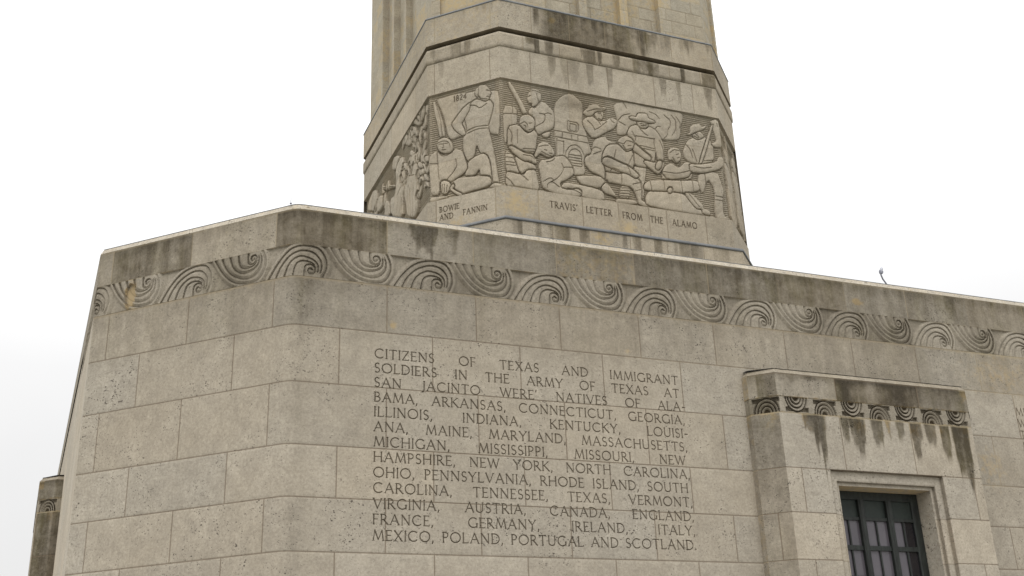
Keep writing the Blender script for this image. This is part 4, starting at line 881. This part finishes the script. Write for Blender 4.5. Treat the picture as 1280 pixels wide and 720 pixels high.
RZ0, RZ1 = 21.12, 25.90
def chaikin(p, closed=True):
    o = []; n = len(p)
    if not closed: o.append(p[0])
    for i in range(n if closed else n - 1):
        a, b = p[i], p[(i + 1) % n]; o += [(.8 * a[0] + .2 * b[0], .8 * a[1] + .2 * b[1]), (.2 * a[0] + .8 * b[0], .2 * a[1] + .8 * b[1])]
    if not closed: o.append(p[-1])
    return o
def inside(X, Y, p):
    r = np.zeros(X.shape, bool); n = len(p)
    for i in range(n):
        (x0, y0), (x1, y1) = p[i], p[(i + 1) % n]
        if y0 == y1: continue
        r ^= ((y0 > Y) != (y1 > Y)) & (X < (x1 - x0) * (Y - y0) / (y1 - y0) + x0)
    return r
def relief(s0, s1, shapes, step, labels, deep=1.0):
    S = lines(s0, s1, step); Z = lines(RZ0, RZ1, step); SS, ZZ = np.meshgrid(S, Z)
    ph = (ZZ / .094) % 1.0; tri = np.abs(ph - .5) * 2
    H = -.085 * deep - .040 * np.clip(1.5 * tri - .3, 0, 1); dirt_shade = .02 + .62 * np.clip(3.0 * tri - 1.8, 0, 1)
    own = np.zeros(SS.shape, int); names = []
    for grp, kind, pts in shapes:
        pts = [(x + s0, z) for x, z in pts]
        if grp not in names: names.append(grp)
        gi = names.index(grp) + 1; pts = chaikin(pts, kind == 'p')
        w_ = window(S, Z, pts, .4); X, Y = np.meshgrid(S[w_[1]], Z[w_[0]])
        if X.size == 0: continue
        d = seg_dist(X, Y, pts, kind == 'p'); gy = np.gradient(d, step, axis=0) if min(d.shape) > 2 else 0 * d; below = .45 - .55 * np.clip(gy, -1, 1); wob = .75 + .35 * np.sin(X * 5.1 + Y * 3.7 + len(names)); h = H[w_]; dd = dirt_shade[w_]; oo = own[w_]
        if kind == 'p':
            ins = inside(X, Y, pts)
            back = grp in ('banner', 'mission_building', 'smoke_cloud', 'tree_foliage', 'ground_strip')
            top = -.052 if back else (-.034 if grp in ('rifleman', 'bugler', 'standing_man', 'ramrod_man') else -.012)
            body = (top - .040 * np.exp(-d / .030) + .016 * (1 - np.exp(-d / .22)) - .012 * np.clip((Y - np.mean([q[1] for q in pts])) / 1.2, -1, 1)) * (1 if back else deep)
            near_ = (~ins) & (d < .048)
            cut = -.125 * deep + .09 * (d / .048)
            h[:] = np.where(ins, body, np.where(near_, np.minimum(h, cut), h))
            dd[:] = np.where(ins, .30 * np.clip(1 - d / .02, 0, 1), np.where(near_, np.maximum(dd, np.clip(.80 * below * wob, .10, .80) * (1 - d / .065)), dd))  # darkest below each figure: its shadow painted in with the soiling
            oo[:] = np.where(ins, gi, oo)
        else:
            k = np.clip(1 - d / .028, 0, 1); h -= .040 * k; dd[:] = np.maximum(dd, .62 * wob * np.clip(1.15 - d / .028, 0, 1))
    if s0 == -SL:                                             # the year on the banner
        D = np.full(H.shape, 9.); cut_word(D, S, Z, "1824", s0 + 1.14, 25.37, .25, .80, .05)
        free = own == (names.index('banner') + 1 if 'banner' in names else 0)
        H -= np.clip(1 - D, 0, 1) * .03 * free; dirt_shade = np.maximum(dirt_shade, .85 * np.clip((1.2 - D) / .5, 0, 1) * free)
    H += .006 * np.sin(SS * 9.7 + 2.3 * np.sin(ZZ * 5.1)) * np.sin(ZZ * 8.3 + 1.9 * np.sin(SS * 4.3)) * (own > 0)
    m_ = np.minimum(SS - s0, s1 - SS); H = np.where((own == 0) & (m_ < .10), np.maximum(H, -.11 * deep), H)
    topd = RZ1 - ZZ; H = np.where(topd < .03, np.minimum(H, -.10), H); H = np.where(ZZ < RZ0 + .02, np.minimum(H, -.02), H); H[-1] = 0; H[0] = .03
    j, tone = joints(S, Z, [RZ0, 22.75, 24.35, RZ1], [[s0 + 1.15 + 1.63 * k for k in range(7)], [s0 + .4 + 1.63 * k for k in range(7)], [s0 + 1.3 + 1.63 * k for k in range(7)]], 4, .03, .014)
    g = .10 + .5 * blob(S, Z, 3.1, 25.3, 1.3, .45) + .35 * blob(S, Z, 4.4, 22.9, .5, .3) + .2 * blob(S, Z, -1.5, 25.3, 1.2, .5)
    parts = {0: ('relief_band', None, None)}
    for i, nm in enumerate(names): parts[i + 1] = ('carved_' + nm, labels.get(nm), 0)
    strip(sp, S, Z, H, dict(joint=j * .45, tone=tone, grime=np.clip(g, 0, 1), warm=.10, dirt_shade=np.clip(dirt_shade, 0, 1)), parts, M_SHAFT, SHAFT, owner=own)
LAB = {'standing_man': 'standing man with hands on hips', 'kneeling_man': 'kneeling man gripping a knife', 'rifleman': 'man shouldering a long gun', 'seated_man': 'seated man leaning forward',
 'reclining_man': 'man lying on the ground', 'bugler': 'man in a brimmed hat with raised hands', 'tall_man': 'tall man in a wide hat reading a sheet', 'writing_man': 'bent man seated on a stool',
 'gunner': 'bareheaded man behind the cannon', 'ramrod_man': 'man in a plumed hat holding a rod upright'}
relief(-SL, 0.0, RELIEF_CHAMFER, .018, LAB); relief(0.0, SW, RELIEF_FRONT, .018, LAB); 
rl = random.Random(11)
def leafs(n, u0, u1, z0, z1):
    for k in range(n):
        u, z = rl.uniform(u0, u1), rl.uniform(z0, z1); a = rl.uniform(.9, 2.2); L = rl.uniform(.35, .75); w_ = rl.uniform(.10, .2)
        ca, sa = math.cos(a) * 1.6, math.sin(a)
        RELIEF_LEFT.append(('tree_foliage', 'p', [(u + ca * L * p - sa * w_ * q, z + sa * L * p + ca * w_ * q * .6) for p, q in ((-.5, 0), (-.2, .8), (.15, .9), (.5, 0), (.15, -.8), (-.2, -.9))]))
leafs(46, 6.2, 9.75, 23.6, 25.8); leafs(16, 8.4, 9.7, 22.0, 23.6); leafs(26, .3, 2.6, 21.3, 24.8); leafs(8, 3.0, 4.2, 23.2, 25.2)
for u in (5.6, 6.0, 6.5, 7.0, 7.5, 7.9, 8.3): RELIEF_LEFT.append(('robed_figure', 'l', [(u, 21.3), (u + rl.uniform(-.1, .2), 22.4), (u + rl.uniform(-.2, .3), 23.0 + rl.uniform(0, .5))]))
for u in (3.3, 3.8, 4.3, 4.9): RELIEF_LEFT.append(('feathered_figure', 'l', [(u, 21.3), (u + rl.uniform(-.1, .2), 22.2), (u + rl.uniform(-.2, .2), 23.3)]))
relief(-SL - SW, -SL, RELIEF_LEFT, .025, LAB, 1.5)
RR = []
for o_, sh in ((.15, 0), (1.75, .35)):
    RR += [('draped_figure', 'p', [(o_ + a, b + sh) for a, b in ((.1, 21.15), (.25, 22.6), (.12, 23.6), (.35, 24.1), (.95, 24.0), (1.2, 23.3), (1.0, 22.5), (1.15, 21.15))]),
           ('draped_figure', 'p', [(o_ + a, b + sh) for a, b in ((.45, 24.0), (.38, 24.5), (.55, 24.85), (.85, 24.75), (.9, 24.3), (.8, 24.0))]),
           ('draped_figure', 'l', [(o_ + .5, 21.3 + sh), (o_ + .6, 23.0 + sh)]), ('draped_figure', 'l', [(o_ + .85, 21.3 + sh), (o_ + .8, 22.9 + sh)]),
           ('staff', 'p', [(o_ + a, b) for a, b in ((1.25, 21.4), (1.36, 21.4), (1.15, 25.7), (1.02, 25.7))])]
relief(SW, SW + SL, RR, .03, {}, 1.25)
S = lines(SW + SL, s_b, .6, [], extra=CORN); strip(sp, S, [RZ0, RZ1], 0, {}, {0: ('relief_band', None, None)}, M_SHAFT, SHAFT)

# mouldings above
BJ = [1.3, 2.95, 4.75, 6.9, 8.75, -.45, -2.9, 11.4] + [-4.8, -6.6, -8.4, -10.2]
dl2 = [(2.25, .40, 27.33, 1.2, .75), (3.05, .95, 27.33, 1.35, .62), (3.95, .36, 27.33, 1.4, .8), (4.85, .34, 27.33, 1.4, .8), (7.35, .36, 27.33, 1.35, .8), (8.1, .24, 27.33, 1.5, .7), (9.55, .45, 27.33, 1.3, .8), (.6, .5, 27.33, .8, .45), (-2.6, .3, 27.33, .9, .6), (6.0, .3, 27.33, .5, .5)]
ring(25.90, 27.34, .05, 0.0, 'plain_band', [25.9, 27.34], [BJ], 12, lambda S, Z: np.maximum(.10, .85 * drips(S, Z, dl2, .08)), lambda S, Z: .08, sstep=.045, tmul=1.05)
dl3 = rdrips(28.04, 16, .8, 9.8, (.2, .5), (.7, 2.2), (.75, 1.0)) + rdrips(28.04, 5, -3, .5, (.15, .4), (.6, 1.6), (.5, .8))
RJ = [1.0, 2.6, 4.3, 6.0, 7.7, 9.2, -1.4]
ring(27.34, 28.08, .03, lambda z: (.050 - .035 * max(0, (27.50 - z) / .16) ** 2 - .10 * max(0, (z - 27.87) / .21) ** 3) if z > 27.345 else .0, 'roll_moulding', [27.34, 28.08], [RJ], 14, lambda S, Z: np.maximum(.34 + .3 * (1 - smooth(Z, 27.36, 27.55))[:, None], .95 * drips(S, Z, dl3, .2)), lambda S, Z: .14, sstep=.045)
S = srow(.3); strip(sp, S, [28.08, 28.082, 28.235, 28.24], np.array([-.045, -.30, -.30, .045])[:, None], dict(grime=.5, dirt_shade=.5), {0: ('shadow_groove', None, None)}, M_SHAFT, SHAFT)  # whole groove coloured darker than the stone around it
dl4 = rdrips(29.5, 26, 1.5, 6.6, (.3, 1.0), (1.0, 2.6), (.7, 1.0)) + rdrips(29.5, 12, 6.0, 9.8, (.2, .5), (.5, 1.6), (.5, .85)) + rdrips(29.5, 5, -3, 0, (.15, .3), (.5, 1.2), (.3, .6)) + [(7.0, .9, 29.4, 1.5, .75)]
FJ = [1.4, 3.1, 4.75, 6.4, 7.9, 9.9, -.35, -2.85, 11.2] + [-4.8, -6.6, -8.4, -10.2]
ring(28.24, 29.52, .05, .045, 'fascia', [28.24, 29.52], [FJ], 16, lambda S, Z: np.maximum(.14 + .66 * smooth(S, 1.3, 2.2)[None, :] * (1 - smooth(S, 5.6, 7.2)[None, :]) + 0 * Z[:, None], .95 * drips(S, Z, dl4, .5)),
     lambda S, Z: .16 + .9 * blob(S, Z, 2.35, 29.05, .12, .13) + .10 * (S < 0)[None, :], sstep=.045, tmul=1.0)
lead(29.51, 29.60, .075, -.27, 'lead_flashing')
# fluted upper shaft
up = spath(.25); uL, uC = up.L, up.C; uc = [q[0] for q in up.seg]
def flutes(S):
    H = np.zeros(len(S))
    for i, (a, b, p, e) in enumerate(up.seg):
        u = S - a; k = (S >= a) & (S <= b)
        if b - a > 6:
            t = (u - (b - a) / 2)
            for c in (-1.94, 0, 1.94): H = np.where(k & (np.abs(t - c) < .77), -.30, H)
        else: H = np.where(k & (u > .38) & (u < (b - a) - .38), -.12, H)
    return H
fe = []
for a, b, p, e in up.seg:
    if b - a > 6:
        for c in (-1.94, 0, 1.94): fe += [(a + b) / 2 + c + q for q in (-.77, -.768, .768, .77)]
    else: fe += [a + .38, a + .382, b - .382, b - .38]
hi_ = uc[5]; fm = []
S = lines(up.seg[0][0], up.end, .5, [], extra=fe + uc + list(np.arange(up.seg[0][0], hi_, .05))); Z = np.unique(np.concatenate([lines(29.55, 42, .05), np.linspace(42, 62, 12)]))
crs = list(29.55 + np.cumsum([0.42] + [.62] * 52)); crs = [29.55] + crs
fmk = [[-12.9 + (.98 + .0 * i) * k + (.31 if i % 2 else .0) + .35 * hash01(i, k, 3) for k in range(27)] for i in range(len(crs) - 1)]
j, tone = joints(S, Z, crs, fmk, 41, .075, .026)
yel = np.zeros(j.shape)
for i in range(len(crs) - 1):
    rows = (Z >= crs[i]) & (Z <= crs[i + 1]); b = np.searchsorted(np.sort(fmk[i]), S)
    yel[rows] = np.array([(.36 if hash01(q, i, 90) > .78 else .12) for q in range(30)])[b][None, :]
Hf = flutes(S)
yel += ((S > uc[1] + .38) & (S < uc[2]))[None, :] * .36 + .18 * (near(S, [q for q in fe]) < .16)[None, :] * (S > 0)[None, :] + .08 * (S < uc[1])[None, :] * (np.sin(Z * .9)[:, None] > .2)
g = .10 + .14 * (Hf < -.2)[None, :] + .0 * j
strip(up, S, Z, Hf[None, :] - .010 * j * (S > uc[1])[None, :], dict(joint=j * (.55 + .25 * (Hf < -.2))[None, :] * np.where(S < uc[1], .25, 1)[None, :], tone=tone, grime=g, warm=yel), {0: ('fluted_shaft', 'stepped fluted upper shaft of small pale stones', None)}, M_FLUTE, SHAFT)
X, N = up(np.array([q[0] + .001 for q in up.seg])); mesh_obj('shaft_top', [(x, y, 61.9) for x, y in X], [list(range(8))], M_ROOF, SHAFT)

# ------------------------------------------------------------------ small things on the parapet
o = empty('cable_end', (16.72, .12, 13.32), "small bent grey metal rod with a forked tip sticking up from the parapet edge", "metal rod")
m = MB(); m.tube([(.10, 0, 0), (.05, 0, .07), (-.02, 0, .17), (-.055, 0, .28), (-.06, 0, .36)], .021, 8); m.build('rod', M_METAL, o, True)
m = MB(); m.tube([(-.06, 0, .33), (-.068, 0, .39), (-.075, 0, .44)], [.034, .036, .016], 8); m.tube([(-.05, 0, .33), (.0, 0, .365), (.03, 0, .42)], [.028, .030, .014], 8); m.build('fork', M_METAL, o, True)
m = MB(); m.tube([(-.04, 0, .35), (-.015, 0, .44), (.0, 0, .50), (.008, 0, .545)], [.014, .042, .036, .008], 8); m.build('tip', plain('pale_grey_metal', (.40, .41, .47), (.50, .51, .56), .4, .2, 9), o, True)
m = MB(); m.tube([(-.10, .14, 13.33), (-.10, .14, 13.52)], [.009, .004], 6); m.tube([(-.10, .14, 13.325), (-.10, .14, 13.35)], [.03, .02], 8)
o = m.build('lightning_rod', M_METAL, None, True); o['label'] = "tiny thin spike standing on the parapet at the building's corner"; o['category'] = "lightning rod"
